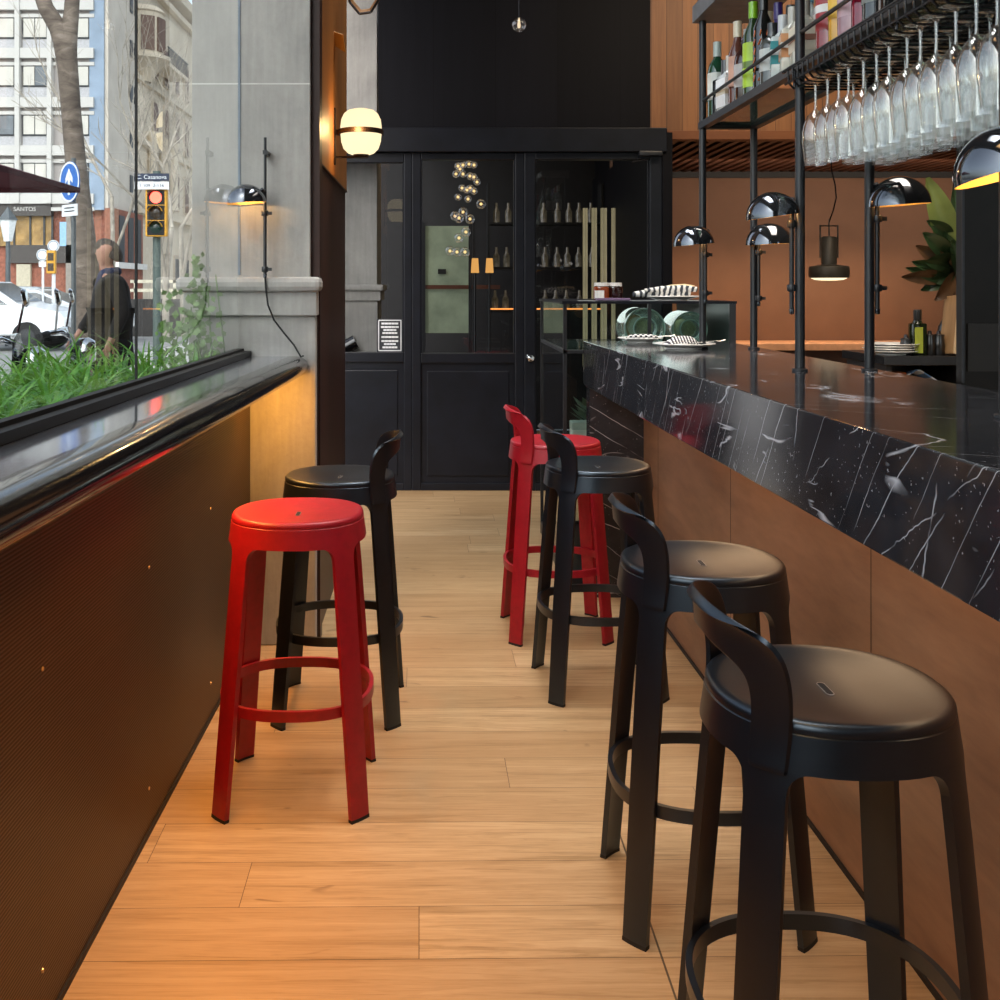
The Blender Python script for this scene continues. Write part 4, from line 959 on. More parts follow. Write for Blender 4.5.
def al(z):      # half angle of a leg strip
    b = .112 + (.166 - .112) * min(z, Z_AR) / Z_AR
    if z > Z_AR - FIL:
        q = z - (Z_AR - FIL); b += (FIL - math.sqrt(max(0, FIL * FIL - q * q))) / .205
    return b
ZS_LEG = [0.008, .06, .14, .22, .30, .40, .50, .58, .63, .6535]
ZS_FIL = [.6535] + [.6535 + .0345 * math.sin(PI / 2 * k / 7) for k in range(1, 8)]
TH = .0145
def make_stool(mt, back=True):
    root = thing('bar_stool', None, None)
    for k in range(4):
        c = R(45 + 90 * k)
        leg = MB().grid(lambda i, j: spt(c + al(ZS_LEG[j]) * (i / 4 - 1), ZS_LEG[j]), 9, len(ZS_LEG)).build('leg', mt, root, 35, None, TH)
        MB().grid(lambda i, j: spt(c + (al(0) + .003) * (i / 4 - 1), [0, .0085][j], .0006), 9, 2).build('foot_cap', M['rubber'], leg, 35, None, TH + .0012)
    # apron: fillets over each leg, then the ring below the seat
    m = MB(); zr = [Z_AR, .70, .715, .735, .7385, .7402, .746]
    for k in range(4):
        c = R(45 + 90 * k)
        m.grid(lambda i, j: spt(c + al(ZS_FIL[j]) * (i / 4 - 1), ZS_FIL[j]), 9, len(ZS_FIL))
    angs = []
    for k in range(4):
        c = 45 + 90 * k; a_ = math.degrees(al(Z_AR))
        angs += [c - a_ + 2 * a_ * i / 8 for i in range(9)]
        nx_ = c + 90 - a_; angs += [c + a_ + (nx_ - c - a_) * i / 9 for i in range(1, 9)]
    m.grid(lambda i, j: spt(R(angs[i]), zr[j]), len(angs), len(zr), True)
    bm = bmesh.new(); me = bpy.data.meshes.new('apron'); me.from_pydata(m.v, [], m.f); bm.from_mesh(me); bmesh.ops.remove_doubles(bm, verts=bm.verts, dist=.0004); bm.to_mesh(me); bm.free()
    me.materials.append(mt)
    for p in me.polygons: p.use_smooth = True
    o = bpy.data.objects.new('apron', me); col.objects.link(o); o.parent = root
    s = o.modifiers.new('solid', 'SOLIDIFY'); s.thickness = TH; s.offset = -1; s = o.modifiers.new('split', 'EDGE_SPLIT'); s.split_angle = R(35)
    # seat: rolled rim and dished top
    pr = [(.1768, .7408), (.1772, .746), (.1762, .7508), (.1738, .7545), (.170, .7565), (.164, .7570), (.154, .7556), (.142, .7535), (.125, .7508), (.10, .7478), (.06, .7452), (.025, .7443), (.001, .7442)]
    N = 64
    m = MB().grid(lambda i, j: (sqr(2 * PI * i / N, pr[j][0], 2.25 - .15 * max(0, j - 7) / 5) * math.cos(2 * PI * i / N), sqr(2 * PI * i / N, pr[j][0], 2.25 - .15 * max(0, j - 7) / 5) * math.sin(2 * PI * i / N), pr[j][1]), N, len(pr), True)
    m.f.append(tuple(reversed(range(N))))
    seat = m.build('seat', mt, root, 50)
    def stad(l, w, z, ww=10):
        return [(w * math.cos(R(a)), l + w * math.sin(R(a)), z) for a in range(0, 181, 180 // ww)] + [(w * math.cos(R(a)), -l + w * math.sin(R(a)), z) for a in range(180, 361, 180 // ww)]
    MB().prism(stad(.019, .0052, .7449), (0, 0, .0006)).build('finger_slot', M['rubber'], seat)  # dark inlay stands in for the shade inside the hole
    def ring(j, i): pass
    po, pi_ = stad(.0195, .0062, .7447), stad(.019, .0052, .7447)
    m = MB(); n_ = len(po); zt = Vector((0, 0, .0010))
    m.add([Vector(p) + zt for p in po] + [Vector(p) + zt for p in pi_] + [Vector(p) for p in po], [(i, (i + 1) % n_, n_ + (i + 1) % n_, n_ + i) for i in range(n_)] + [(2 * n_ + i, 2 * n_ + (i + 1) % n_, (i + 1) % n_, i) for i in range(n_)])
    m.build('slot_rim', simple('slot edge highlight', (.30, .30, .32), .3, .5), seat)  # pale rim paints the highlight along the slot edge
    # foot ring
    a_, n2 = .2045, 2.42
    def rg(i, j):
        q = 2 * PI * i / 72; d, z = [(0, .259), (0, .286), (-.011, .286), (-.011, .259), (0, .259)][j]; r = sqr(q, a_, n2) + d
        return (r * math.cos(q), r * math.sin(q), z)
    MB().grid(rg, 72, 5, True).build('foot_ring', mt, root, 40, None, None, None)
    if back:
        out = [(54.5, .684), (55.5, .72), (56.5, .76), (56.5, .80), (55, .832), (52, .854), (47, .869), (40, .879), (30, .888), (19, .895), (9, .899), (0, .900)]
        inn = [(38, .684), (38.5, .72), (39, .757), (39.2, .776), (38.5, .795), (36.7, .809), (33.5, .819), (28.5, .826), (21.5, .831), (14, .836), (7, .840), (0, .841)]
        full = [(o_, i_, 1) for o_, i_ in zip(out, inn)] + [(o_, i_, -1) for o_, i_ in list(zip(out, inn))[:-1][::-1]]
        def bpnt(i, j):
            o_, i_, sg = full[j]; t = i / 6
            ph = (o_[0] * (1 - t) + i_[0] * t) * sg; z = o_[1] * (1 - t) + i_[1] * t
            base = .1795 + .013 * max(0, min(1, (z - .74) / .16)) ** 1.3
            base += .003 * max(0, 1 - t * 2.2) ** 2 * max(0, min(1, (z - .8) / .08))     # flared lip along the top edge
            lower = interp(PROF, z)[0] + .0006 if z < .75 else .1762
            a = max(lower, base) if z > .745 else lower + (base - lower) * max(0, (z - .70) / .045)
            r = sqr(R(180 - ph), a, 2.25)
            return (r * math.cos(R(180 - ph)), r * math.sin(R(180 - ph)), z)
        def bp2(i, j):
            if i > 0: return bpnt(i - 1, j)
            p = Vector(bpnt(0, j)); z = p.z; k = max(0, min(1, (44 - abs(math.degrees(math.atan2(p.y, -p.x)))) / 22)); n_ = Vector((p.x, p.y, 0)).normalized()
            return p + n_ * (.0012 + .0095 * k) + Vector((0, 0, .002 - .019 * k)) if k else p + n_ * .0012 + (Vector(bpnt(0, j)) - Vector(bpnt(1, j))) * .10
        o = MB().grid(bp2, 8, len(full)).build('backrest', mt, root, 45, None, None, None)
        bm = bmesh.new(); bm.from_mesh(o.data); bmesh.ops.recalc_face_normals(bm, faces=bm.faces[:])
        f0 = bm.faces[len(bm.faces) // 2 if False else 0]; cen = f0.calc_center_median()
        if f0.normal.x * cen.x + f0.normal.y * cen.y < 0: bmesh.ops.reverse_faces(bm, faces=bm.faces[:])
        bm.to_mesh(o.data); bm.free()
        s = o.modifiers.new('sub', 'SUBSURF'); s.levels = 1; s.render_levels = 2
        s = o.modifiers.new('solid', 'SOLIDIFY'); s.thickness = .0075; s.offset = 1
        s = o.modifiers.new('bev', 'BEVEL'); s.width = .003; s.segments = 2; s.limit_method = 'ANGLE'; s.angle_limit = R(50)
    return root
black = make_stool(M['stool_black']); red = make_stool(M['stool_red']); redb = make_stool(M['stool_red'], False)
def place(o, x, y, r, label):
    o.location = (x, y, 0); o.rotation_euler = (0, 0, R(r)); return tag(o, label, 'bar stool', 'bar stools along the aisle')
place(redb, -.367, 2.914, 0, 'red bar stool without backrest standing beside the bronze panelling')
place(black, .602, 1.642, .3, 'black bar stool with backrest standing largest in view at the bar')
place(copy_tree(black), .600, 2.392, -.8, 'black bar stool with backrest, second along the bar towards the door')
place(copy_tree(black), .567, 3.682, 4.5, 'black bar stool with backrest directly in front of the red bar-side stool')
place(red, .486, 4.259, 2.0, 'red bar stool with backrest, last along the bar before the door')
place(copy_tree(black), -.302, 3.485, 180, 'black bar stool with backrest standing behind the red backless stool')
# ------------------------------------------------------------------ the street outside
struct(MB().box(-80, 40, -40, 140, -.14, -.02).build('ground', simple('sunlit pavement', 'b9b6b0', .9, 0, .08, .8)), 'sunlit pale street pavement outside the window', 'ground')
struct(MB().box(-80, -6.2, 17, 60, -.02, .0).build('road', simple('street asphalt', '8d8c8a', .9, 0, .1, 2)), 'grey asphalt road outside the window', 'road')
# planter with strap leaved grass
pb = thing('planter', 'long dark planter trough outside the window glass', 'planter', (-1.15, 2.0, 0))
MB().box(-.42, .345, -1.8, 2.0, -.02, .96).build('trough', simple('dark planter', '2b2a29', .7), pb)
MB().box(-.41, .335, -1.79, 1.99, .96, .97).build('soil', M['soil'], pb)
GA = NT('fresh green strap leaves'); b = GA.bsdf(Roughness=.4); b.inputs['Subsurface Weight'].default_value = 0
oi = GA.noise(GA.coord('Object', (9, 9, 2)), 2.5, 2); GA.l(GA.ramp(oi, [(.3, srgb('2f5f1e')), (.5, srgb('55902f')), (.74, srgb('93bf62'))]), b.inputs[0])
tr = GA.n('ShaderNodeBsdfTranslucent'); tr.inputs[0].default_value = srgb('8fc04a'); mx = GA.n('ShaderNodeMixShader'); mx.inputs[0].default_value = .35
GA.l(b.outputs[0], mx.inputs[1]); GA.l(tr.outputs[0], mx.inputs[2]); GA.l(mx.outputs[0], GA.out.inputs[0])
def blade(m, p, az, ln, wd, lift, curl):
    n = 6; d = Vector((math.cos(az), math.sin(az), 0)); sd = Vector((-math.sin(az), math.cos(az), 0)); vs = []; x = z = 0.0; th = lift
    for i in range(n + 1):
        w = wd * (1 - (i / n) ** 1.6) * (.6 + .4 * min(1, i * .8)) + .0006
        c = Vector(p) + d * x + Vector((0, 0, z)); c.x = min(c.x, gx(c.y) - .016 - .002 * i) if c.z < 2 and p[1] > 1 and p[0] < -.5 else c.x; c.y = min(c.y, PY - .09); vs += [c - sd * w, c + sd * w]
        x += ln / n * math.cos(th); z += ln / n * math.sin(th); th -= curl / n
    m.add(vs, [(2 * i, 2 * i + 1, 2 * i + 3, 2 * i + 2) for i in range(n)])
m = MB(); rg = random.Random(3)
for c in range(190):
    y = rg.uniform(1.1, 3.92); x = rg.uniform(-1.46, -.83); 
    for k in range(rg.randint(11, 17)):
        blade(m, (x + rg.uniform(-.03, .03), y + rg.uniform(-.03, .03), .965), rg.uniform(0, 6.28), rg.uniform(.14, .30) * (.62 + .16 * y), rg.uniform(.0045, .0085), rg.uniform(.9, 1.5), rg.uniform(1.0, 2.6))
tag(m.build('grass', GA.m, None, 60), 'fresh green strap leaved grass filling the planter', 'grass', None, 'stuff')
yc = thing('spiky_plant', 'few darker spiky leaves standing out of the planter grass', 'plant', (-1.08, 2.05, .935))
for k, (az, ln, lf) in enumerate(((2.4, .34, 1.25), (.6, .36, 1.1), (-.4, .30, 1.2), (3.6, .26, 1.0))):
    mm = MB(); blade(mm, (0, 0, 0), az, ln, .012, lf, .25); mm.build('leaf', simple('dark spike leaf %d' % k, '2c4f22', .4), yc, 60)
# ivy on the pillar
IV = simple('ivy leaf', '56743a', .5, 0, .3, 20)
m = MB(); rg = random.Random(5)
for k in range(420):
    x = -1.0 + .26 * rg.random() ** 1.2; z = .95 + .40 * rg.random() ** 1.5
    if rg.random() < .25: x = -.86 + rg.uniform(-.03, .03); z = .95 + .55 * rg.random()
    if x > -.775: continue
    p = Vector((x, PY - .075 - rg.random() * .14, z)); a = rg.uniform(0, 6.28); s_ = rg.uniform(.010, .020)
    u = Vector((math.cos(a), rg.uniform(-.4, .4), math.sin(a))) * s_; v = Vector((-math.sin(a), rg.uniform(-.4, .4), math.cos(a))) * s_ * .8
    m.add([p - u, p + v * .8, p + u, p - v], [(0, 1, 2, 3)])
for k in range(5): m.tube([(-.95 + .035 * k, PY - .10, .93), (-.97 + .05 * k, PY - .11, 1.1), (-.93 + .03 * k, PY - .09, 1.25 + .04 * k)], .003, 5)
tag(m.build('ivy', IV), 'thin ivy creeping up outside against the limestone pillar', 'ivy', None, 'stuff')

# forked tree
BK = NT('plane tree bark'); b = BK.bsdf(Roughness=.9); n1 = BK.noise(BK.coord('Object', (1.2, 1.2, 3)), 3.2, 6, .6, .8)
BK.l(BK.ramp(n1, [(.3, srgb('4a4038')), (.55, srgb('6f6358')), (.75, srgb('8d8175'))]), b.inputs[0]); BK.l(BK.bump(n1, .4, .03), b.inputs['Normal'])
YT = 12.0
tr_ = thing('forked_tree', 'bare forked street tree with grey brown trunk outside the window', 'tree', (at(86, 0, YT).x, YT, 0)); o = Vector(tr_.location)
tp = [at(94, 418, YT), at(90, 330, YT), at(87, 270, YT), at(81, 210, YT), at(75.5, 160, YT), at(71, 110, YT), at(67.5, 65, YT), at(65, 45, YT)]
MB().tube([p - o for p in tp], [.19, .155, .135, .122, .113, .108, .112, .125], 14).build('trunk', BK.m, tr_, 60)
for pts, rr in (([(66, 52), (58, 28), (46, 8), (38, -14), (32, -60), (22, -140)], [.11, .10, .088, .082, .07, .04]), ([(67, 54), (69, 34), (71.5, 12), (73, -14), (76, -70), (84, -150)], [.11, .096, .085, .08, .07, .04])):
    MB().tube([at(x, y, YT + .05 * i) - o for i, (x, y) in enumerate(pts)], rr, 12).build('branch', BK.m, tr_, 60)
# bare trees further along
PB_ = simple('pale plane bark', 'a0978a', .9, 0, .2, 3)
def bare(label, px, Y, hgt, seed, lean=0.0, base_r=.09):
    r = random.Random(seed); b0 = at(px, 288, Y); t = thing('bare_tree', label, 'tree', (b0.x, Y, 0), 0, 'bare trees along the street')
    m = MB(); tw = MB()
    def grow(p, d, ln, rad, dep, mm):
        q = p + d * ln * .5 + Vector((r.uniform(-.1, .1), r.uniform(-.1, .1), 0)) * ln * .4; e = p + d * ln
        mm.tube([p, q, e], [rad, rad * .85, rad * .68], 7 if dep < 2 else 4)
        if dep >= 5: return
        for k in range(2 if dep < 1 else 3):
            nd = (d + Vector((r.uniform(-.8, .8), r.uniform(-.5, .5), r.uniform(-.15, .65)))).normalized()
            grow(e if k else q, nd, ln * r.uniform(.58, .8), rad * .58, dep + 1, m if dep < 1 else tw)
    grow(Vector((0, 0, 0)), Vector((lean, 0, 1)).normalized(), hgt * .32, base_r, 0, m)
    m.build('trunk', PB_, t, 60); tw.build('twigs', PB_, t, 60); return t
bare('bare pale barked tree just behind the traffic light', 166, 27, 9, 4, .05, .10)
bare('bare tree rising beside the far side of the traffic light', 184, 30, 9.5, 12, -.03, .10)
bare('bare tree in front of the classical corner building', 152, 46, 12, 21, .05, .12)
bare('bare tree against the pale office block', 112, 48, 17, 33, .0, .13)

# parasol
MA = simple('maroon canvas', '5e2029', .8, 0, .05, 6); 
ps = thing('parasol', 'maroon square parasol reaching in at the street side of the window', 'parasol', (-4.13, 6.2, 0))
hw, ze, za = 1.57, 2.086, 2.56
m = MB()
for k in range(4):
    a = [(-hw, -hw), (hw, -hw), (hw, hw), (-hw, hw)]; p, q = a[k], a[(k + 1) % 4]
    m.add([(p[0], p[1], ze), (q[0], q[1], ze), (0, 0, za)], [(0, 1, 2)])
    m.add([(p[0], p[1], ze), (q[0], q[1], ze), (q[0], q[1], ze - .035), (p[0], p[1], ze - .035)], [(0, 1, 2, 3)])
m.build('canopy', MA, ps)
MB().tube([(0, 0, 0), (0, 0, za - .02)], .024, 10).build('pole', M['black_metal'], ps, 40)
for k in range(4):
    a = R(45 + 90 * k); MB().tube([(math.cos(a) * hw * 1.38, math.sin(a) * hw * 1.38, ze - .005), (0, 0, za - .06)], .009, 6).build('rib', M['black_metal'], ps)
MB().lathe([(.26, -.02), (.26, .05), (.05, .07), (.03, .12)], 20, None, True).build('base', simple('concrete base', '6d6a66', .9), ps, 40)

# round blue arrow sign
SB = simple('sign blue', '1f63b5', .4); SW = simple('sign white', 'e4e6e8', .5); SP = simple('street pole grey', '5c6163', .5, .3)
YG = 11.0; c = at(70, 182, YG); cz_ = c.z / .7
sg = thing('direction_sign', 'round blue sign with white upward arrow on a grey pole', 'sign', (c.x, YG, 0), R(-44)); sg.scale = (.7, .7, .7)
MB().tube([(.05, .03, -.02), (.05, .03, cz_ + .35)], .035, 10).build('pole', SP, sg, 40)
mt = rotm((0, 0, cz_), R(90))
MB().lathe([(.001, 0), (.30, 0), (.30, .012), (.001, .012)], 32, mt).build('disc', SB, sg, 40)
MB().lathe([(.268, .013), (.298, .013), (.298, .016), (.268, .016), (.268, .013)], 32, mt).build('border', SW, sg, 40)
MB().prism([(x_, -.014, cz_ + z_) for x_, z_ in ((-.03, -.19), (.03, -.19), (.03, .04), (.105, -.02), (.105, .055), (0, .195), (-.105, .055), (-.105, -.02), (-.03, .04))], (0, -.006, 0)).build('arrow', SW, sg, fixn=True)
MB().box(-.23, .23, -.01, .004, cz_ - .50, cz_ - .33).build('plate', SW, sg)
for z in (.38, .43): MB().box(-.15, .15, -.013, -.01, cz_ - z - .008, cz_ - z + .008).build('lettering', M['rubber'], sg)

# traffic light with street name plates
YL = 19.0; c = at(157, 213, YL)
tl = thing('traffic_light', 'yellow framed traffic light showing red under a street name plate', 'traffic light', (c.x, YL, 0)); 
YE = simple('signal yellow', 'd39a2c', .5); NV = simple('navy plate', '1d2a44', .5)
MB().tube([(-.03, .1, -.02), (-.03, .1, c.z + .75)], .07, 12).build('pole', simple('green grey pole', '58645f', .5, .2), tl, 40)
MB().bbox(-.19, .19, -.08, .06, c.z - .42, c.z + .42, .02).build('housing', YE, tl)
for k, mt_ in ((1, M['led_red']), (0, simple('dark lens', (.03, .02, .012), .2)), (-1, simple('dark green lens', (.012, .03, .022), .2))):
    z = c.z + k * .27
    h = MB().bbox(-.155, .155, -.085, -.07, z - .13, z + .13, .008).build('lens_panel', M['rubber'], tl)
    MB().lathe([(.001, .03), (.06, .025), (.105, .0)], 20, rotm((0, -.086, z), R(90))).build('lens', mt_, h, 60)
    MB().grid(lambda i, j: (.125 * math.cos(R(10 + 20 * i)), -.085 - .10 * j, z + .125 * math.sin(R(10 + 20 * i))), 9, 2).build('visor', YE if k < 1 else M['rubber'], h, 60)
st_ = thing('street_name_plate', 'navy and white street name plates over the traffic light', 'street sign', (c.x, YL - .1, c.z + .42))
MB().box(-.37, .24, -.02, .0, .14, .27).build('name_plate', NV, st_)
text('name_lettering', 'C. Casanova', .105, SW, st_, (-.065, -.022, .205))
MB().box(-.37, .24, -.02, .0, -.01, .125).build('number_plate', SW, st_)
text('number_lettering', '1-109  2-116', .085, NV, st_, (-.065, -.022, .055))
# small street furniture
Yb = 25.0
c = at(8, 226, Yb); ln_ = thing('street_lantern', 'white glass lantern on a slim street post beside the parked van', 'street lamp', (c.x, Yb, 0))
MB().tube([(0, 0, -.02), (0, 0, c.z - .35)], [.07, .05], 10).build('post', SP, ln_, 40)
MB().lathe([(.10, c.z - .36), (.20, c.z + .12), (.20, c.z + .14), (.10, c.z + .14)], 6).build('lantern_glass', simple('milky lantern', 'dfe2e2', .3), ln_)
MB().lathe([(.24, c.z + .14), (.08, c.z + .34), (.03, c.z + .42), (.001, c.z + .46)], 6).build('cap', SP, ln_)
def round_sign(label, px, py, Y, rr, extra=False, po=0):
    c = at(px, py, Y); t = thing('round_sign', label, 'sign', (c.x, Y, 0))
    MB().tube([(0, .03, -.02), (0, .03, c.z)], .03, 8).build('pole', SW, t, 40)
    mt = rotm((0, 0, c.z), R(90))
    MB().lathe([(.001, 0), (rr, 0), (rr, .01), (.001, .01)], 24, mt).build('disc', SW, t, 40)
    MB().lathe([(rr * .72, .011), (rr * .9, .011), (rr * .9, .014), (rr * .72, .014), (rr * .72, .011)], 24, mt).build('border', simple('sign grey', '8a98a4', .5), t, 40)
    if extra: MB().box(-rr * .6, rr * .6, -.01, .0, c.z - rr * 2, c.z - rr * 1.08).build('plate', SW, t)
round_sign('round pale sign with small plate below on a white pole', 42.5, 255, Yb, .14, True)
round_sign('round pale sign mounted highest above the orange signal box', 53.5, 246, Yb + .25, .14)
c = at(51.5, 262, Yb - .12); og = thing('pedestrian_signal', 'orange pedestrian signal box on a white pole', 'signal', (c.x, Yb - .12, 0))
MB().tube([(.03, .06, -.02), (.03, .06, c.z)], .045, 8).build('pole', SW, og, 40)
MB().bbox(-.10, .10, -.06, .06, c.z - .27, c.z + .27, .015).build('housing', YE, og)
for k in (-.12, .12): MB().bbox(-.07, .07, -.07, -.055, c.z + k - .09, c.z + k + .09, .005).build('lens', simple('signal lens', '3a2a18', .3), og)

# cars
def car(label, cx_, Y, body, ln=4.3, hgt=1.42, nose=1, van=False):
    t = thing('car', label, 'car', (cx_, Y, 0), 0 if nose > 0 else PI, 'parked cars in the street')
    L = ln / 2
    if van: side = [(-L, .35), (-L, .95), (-L + .08, hgt - .12), (-L + .25, hgt), (L - 1.75, hgt), (L - 1.0, 1.02), (L - .15, .86), (L, .7), (L, .35)]
    else: side = [(-L, .35), (-L, .85), (-L + .35, .98), (-L + .85, hgt - .04), (-L + 1.3, hgt), (L - 2.0, hgt - .02), (L - 1.15, .98), (L - .2, .82), (L, .66), (L, .35)]
    ws = [(-.86, .93), (-.80, 1.0), (.80, 1.0), (.86, .93)]
    m = MB(); n = len(side)
    for i, (y, k) in enumerate(ws):
        tuck = lambda z: 1 - .14 * max(0, (z - .95) / .5)
        m.v += [(x * (k if abs(x) > L - .3 else 1), y * tuck(z), z) for x, z in side]
    for i in range(3): m.f += [(i * n + k, i * n + (k + 1) % n, (i + 1) * n + (k + 1) % n, (i + 1) * n + k) for k in range(n)]
    m.f += [tuple(range(n)), tuple(range(3 * n, 4 * n))[::-1]]
    m.build('bodywork', body, t, 35, None, None, .04, True)
    GLS = M['car_glass']
    gi = [k for k in range(n) if side[k][1] > .9]
    up = [p for p in side if p[1] > .97]
    x0 = up[0][0] + .12; x1 = up[-1][0] - .1
    for sy in (-1, 1):
        m = MB(); q = [(x0 + .25, 1.0), (x0 + .42, hgt - .1), (x1 - .72, hgt - .1), (x1 - .1, 1.0)]
        m.poly([(x, sy * (.865 * (1 - .14 * max(0, (z - .95) / .5)) + .004), z) for x, z in q]); m.build('side_window', GLS, t)
    a, b_ = (up[-2], side[side.index(up[-1])]) ; a = up[-2]; b_ = up[-1]
    dx = Vector((b_[0] - a[0], 0, b_[1] - a[1])); nn = Vector((-dx.z, 0, dx.x)).normalized() * .008
    P = [Vector((a[0], 0, a[1])) + dx * .08, Vector((a[0], 0, a[1])) + dx * .92]
    MB().poly([P[0] + Vector((0, -.66, 0)) + nn, P[1] + Vector((0, -.74, 0)) + nn, P[1] + Vector((0, .74, 0)) + nn, P[0] + Vector((0, .66, 0)) + nn]).build('windshield', GLS, t)
    for x in (-L + .8, L - .8):
        for sy in (-1, 1):
            w = MB().lathe([(.18, -.1), (.31, -.1), (.33, -.06), (.33, .06), (.31, .1), (.18, .1)], 20, rotm((x, sy * .78, .32), R(90))).build('wheel', M['rubber'], t, 40)
            MB().lathe([(.001, .10), (.19, .09)], 16, rotm((x, sy * .78, .32), R(90) * sy * -1 if False else R(90) * (1 if sy < 0 else -1))).build('hubcap', M['grey_metal'], w, 40)
    for sy in (-.6, .6): MB().bbox(L - .03, L + .02, sy - .16, sy + .16, .62, .74, .02).build('headlight', SW, t)
    MB().box(L - .01, L + .012, -.22, .22, .42, .52).build('licence_plate', SW, t)
    return t
M['car_glass'] = simple('car window', (.05, .06, .07), .08, 0, .1, 3, 0, .8)
WB = simple('white car paint', 'e6e8ea', .2, 0, .02, 2, 0, .6, .4); GB = simple('silver car paint', 'aeb4b8', .25, .4, .04, 2)
car('white van parked nose towards the traffic light', -10.2, 23.5, WB, 4.8, 1.50, 1, True)
car('white car parked behind the van and the street signs', -9.75, 26.9, WB, 4.1, 1.34)
car('silver car passing beyond the dressed pedestrian', -4.4, 33, GB, 4.2, 1.3)
car('silver car further along the road beyond the tree trunk', -14.0, 38, GB, 4.4, 1.42)

# motorbikes
def bike(label, x, y, ang, main, accent, sc_=1.0):
    t = thing('motorbike', label, 'motorbike', (x, y, 0), R(ang), 'motorbikes parked outside the window'); t.scale = (1.08, 1.08, 1.06) 
    for wx in (-.62, .62):
        w = MB().grid(lambda i, j: ((.235 + .055 * math.cos(2 * PI * j / 8)) * math.cos(2 * PI * i / 24) + wx, .055 * math.sin(2 * PI * j / 8), (.235 + .055 * math.cos(2 * PI * j / 8)) * math.sin(2 * PI * i / 24) + .29), 24, 9, True).build('wheel', M['rubber'], t, 60)
        m = MB()
        for k in range(6): m.tube([(wx, 0, .29), (wx + .2 * math.cos(k * PI / 3), 0, .29 + .2 * math.sin(k * PI / 3))], .012, 5)
        m.build('spokes', M['grey_metal'], w)
    def loft(name, secs, mt):
        m = MB(); 
        def fn(i, j):
            cx_, cz, hx, hy = secs[j]; a = 2 * PI * i / 14; return (cx_ + .0 * a, hy * math.cos(a), cz + hx * math.sin(a))
        m.grid(fn, 14, len(secs), True); m.f += [tuple(range(14))[::-1], tuple((len(secs) - 1) * 14 + k for k in range(14))]; return m.build(name, mt, t, 50, None, None, None, True)
    loft('body', [(-.78, .66, .03, .05), (-.55, .62, .12, .15), (-.25, .52, .18, .19), (.0, .42, .14, .19), (.22, .40, .10, .17)], main)
    loft('front_shield', [(.34, .30, .06, .14), (.42, .55, .22, .21), (.47, .78, .20, .19), (.46, .95, .10, .12)], main)
    loft('seat', [(-.82, .80, .03, .08), (-.6, .79, .06, .15), (-.3, .76, .06, .15), (-.02, .74, .05, .11), (.05, .72, .02, .05)], M['rubber'])
    MB().tube([(.62, .07, .29), (.47, .06, .85)], .025, 8).tube([(.62, -.07, .29), (.47, -.06, .85)], .025, 8).build('fork', M['chrome_bike'], t, 50)
    MB().tube([(.36, -.33, 1.02), (.42, -.18, 1.03), (.45, 0, .99), (.42, .18, 1.03), (.36, .33, 1.02)], .016, 8).build('handlebar', M['chrome_bike'], t, 50)
    for s_ in (-1, 1):
        MB().tube([(.40, s_ * .24, 1.03), (.42, s_ * .30, 1.20)], .007, 6).build('mirror_stalk', M['chrome_bike'], t)
        MB().lathe([(.001, .018), (.04, .015), (.055, 0), (.05, -.006), (.001, -.008)], 16, rotm((.42, s_ * .32, 1.23), 0, R(80))).build('mirror', M['chrome_bike'], t, 40)
        MB().tube([(.37, s_ * .34, 1.02), (.34, s_ * .44, 1.01)], .02, 8).build('grip', M['rubber'], t, 50)
    MB().lathe([(.001, .05), (.06, .045), (.085, .01), (.08, -.05), (.03, -.09)], 16, rotm((.55, 0, .90), 0, R(90))).build('headlight', M['chrome_bike'], t, 50)
    loft('tail_light', [(-.86, .70, .02, .05), (-.82, .70, .05, .08), (-.76, .70, .05, .09)], accent)
    return t
M['chrome_bike'] = simple('polished chrome', (.65, .66, .68), .12, 1)
RB = simple('motorbike red', 'b81e1e', .25, 0, .05, 5, 0, .6, .5); KB = simple('motorbike black', (.015, .015, .017), .2, 0, .1, 5, 0, .6, .5); SBK = simple('motorbike silver', '8f959a', .25, .5)
bike('silver and chrome motorbike parked nearest the tree trunk', -2.80, 6.75, 12, SBK, RB)
bike('black motorbike parked in the middle of the row outside', -2.75, 5.75, 8, KB, RB)
bike('black motorbike with red tail light parked closest to the planter', -2.78, 4.85, 178, KB, RB)

# pedestrian
def skin(name, verts, edges, radii, mt, parent, root=0, lev=2):
    me = bpy.data.meshes.new(name); me.from_pydata(verts, edges, []); me.materials.append(mt)
    o = bpy.data.objects.new(name, me); col.objects.link(o); o.parent = parent
    md = o.modifiers.new('skin', 'SKIN'); md.use_smooth_shade = True
    for i, r in enumerate(radii):
        d = me.skin_vertices[0].data[i]; d.radius = r if isinstance(r, tuple) else (r, r); d.use_root = (i == root)
    s = o.modifiers.new('sub', 'SUBSURF'); s.levels = s.render_levels = lev
    return o
SK = simple('skin tone', 'b98a74', .55, 0, .04, 12); CO = simple('dark wool coat', '26221f', .9, 0, .15, 30, .1); TR = simple('charcoal trousers', '1f1f22', .9); HA = simple('dark hair', '4d433c', .7, 0, .2, 40); SC = simple('navy scarf', '2c3350', .9)
pc = at(111, 0, 9.0)
pn = thing('person', 'person in a dark coat and navy scarf walking past the window', 'person', (pc.x, 9.0, 0), R(205))
V = [(0, 0, .95), (0, 0, 1.12), (.0, 0, 1.32), (.005, 0, 1.44), (.02, 0, 1.525), (.05, 0, 1.595), (.042, 0, 1.675), (.03, 0, 1.745),
     (.0, .17, 1.42), (-.06, .24, 1.16), (.04, .25, .92), (0, -.17, 1.42), (.09, -.24, 1.17), (.24, -.22, .96),
     (.01, .09, .90), (.14, .10, .50), (.02, .10, .09), (.14, .11, .035), (-.01, -.09, .90), (.02, -.10, .50), (-.26, -.10, .14), (-.19, -.11, .05)]
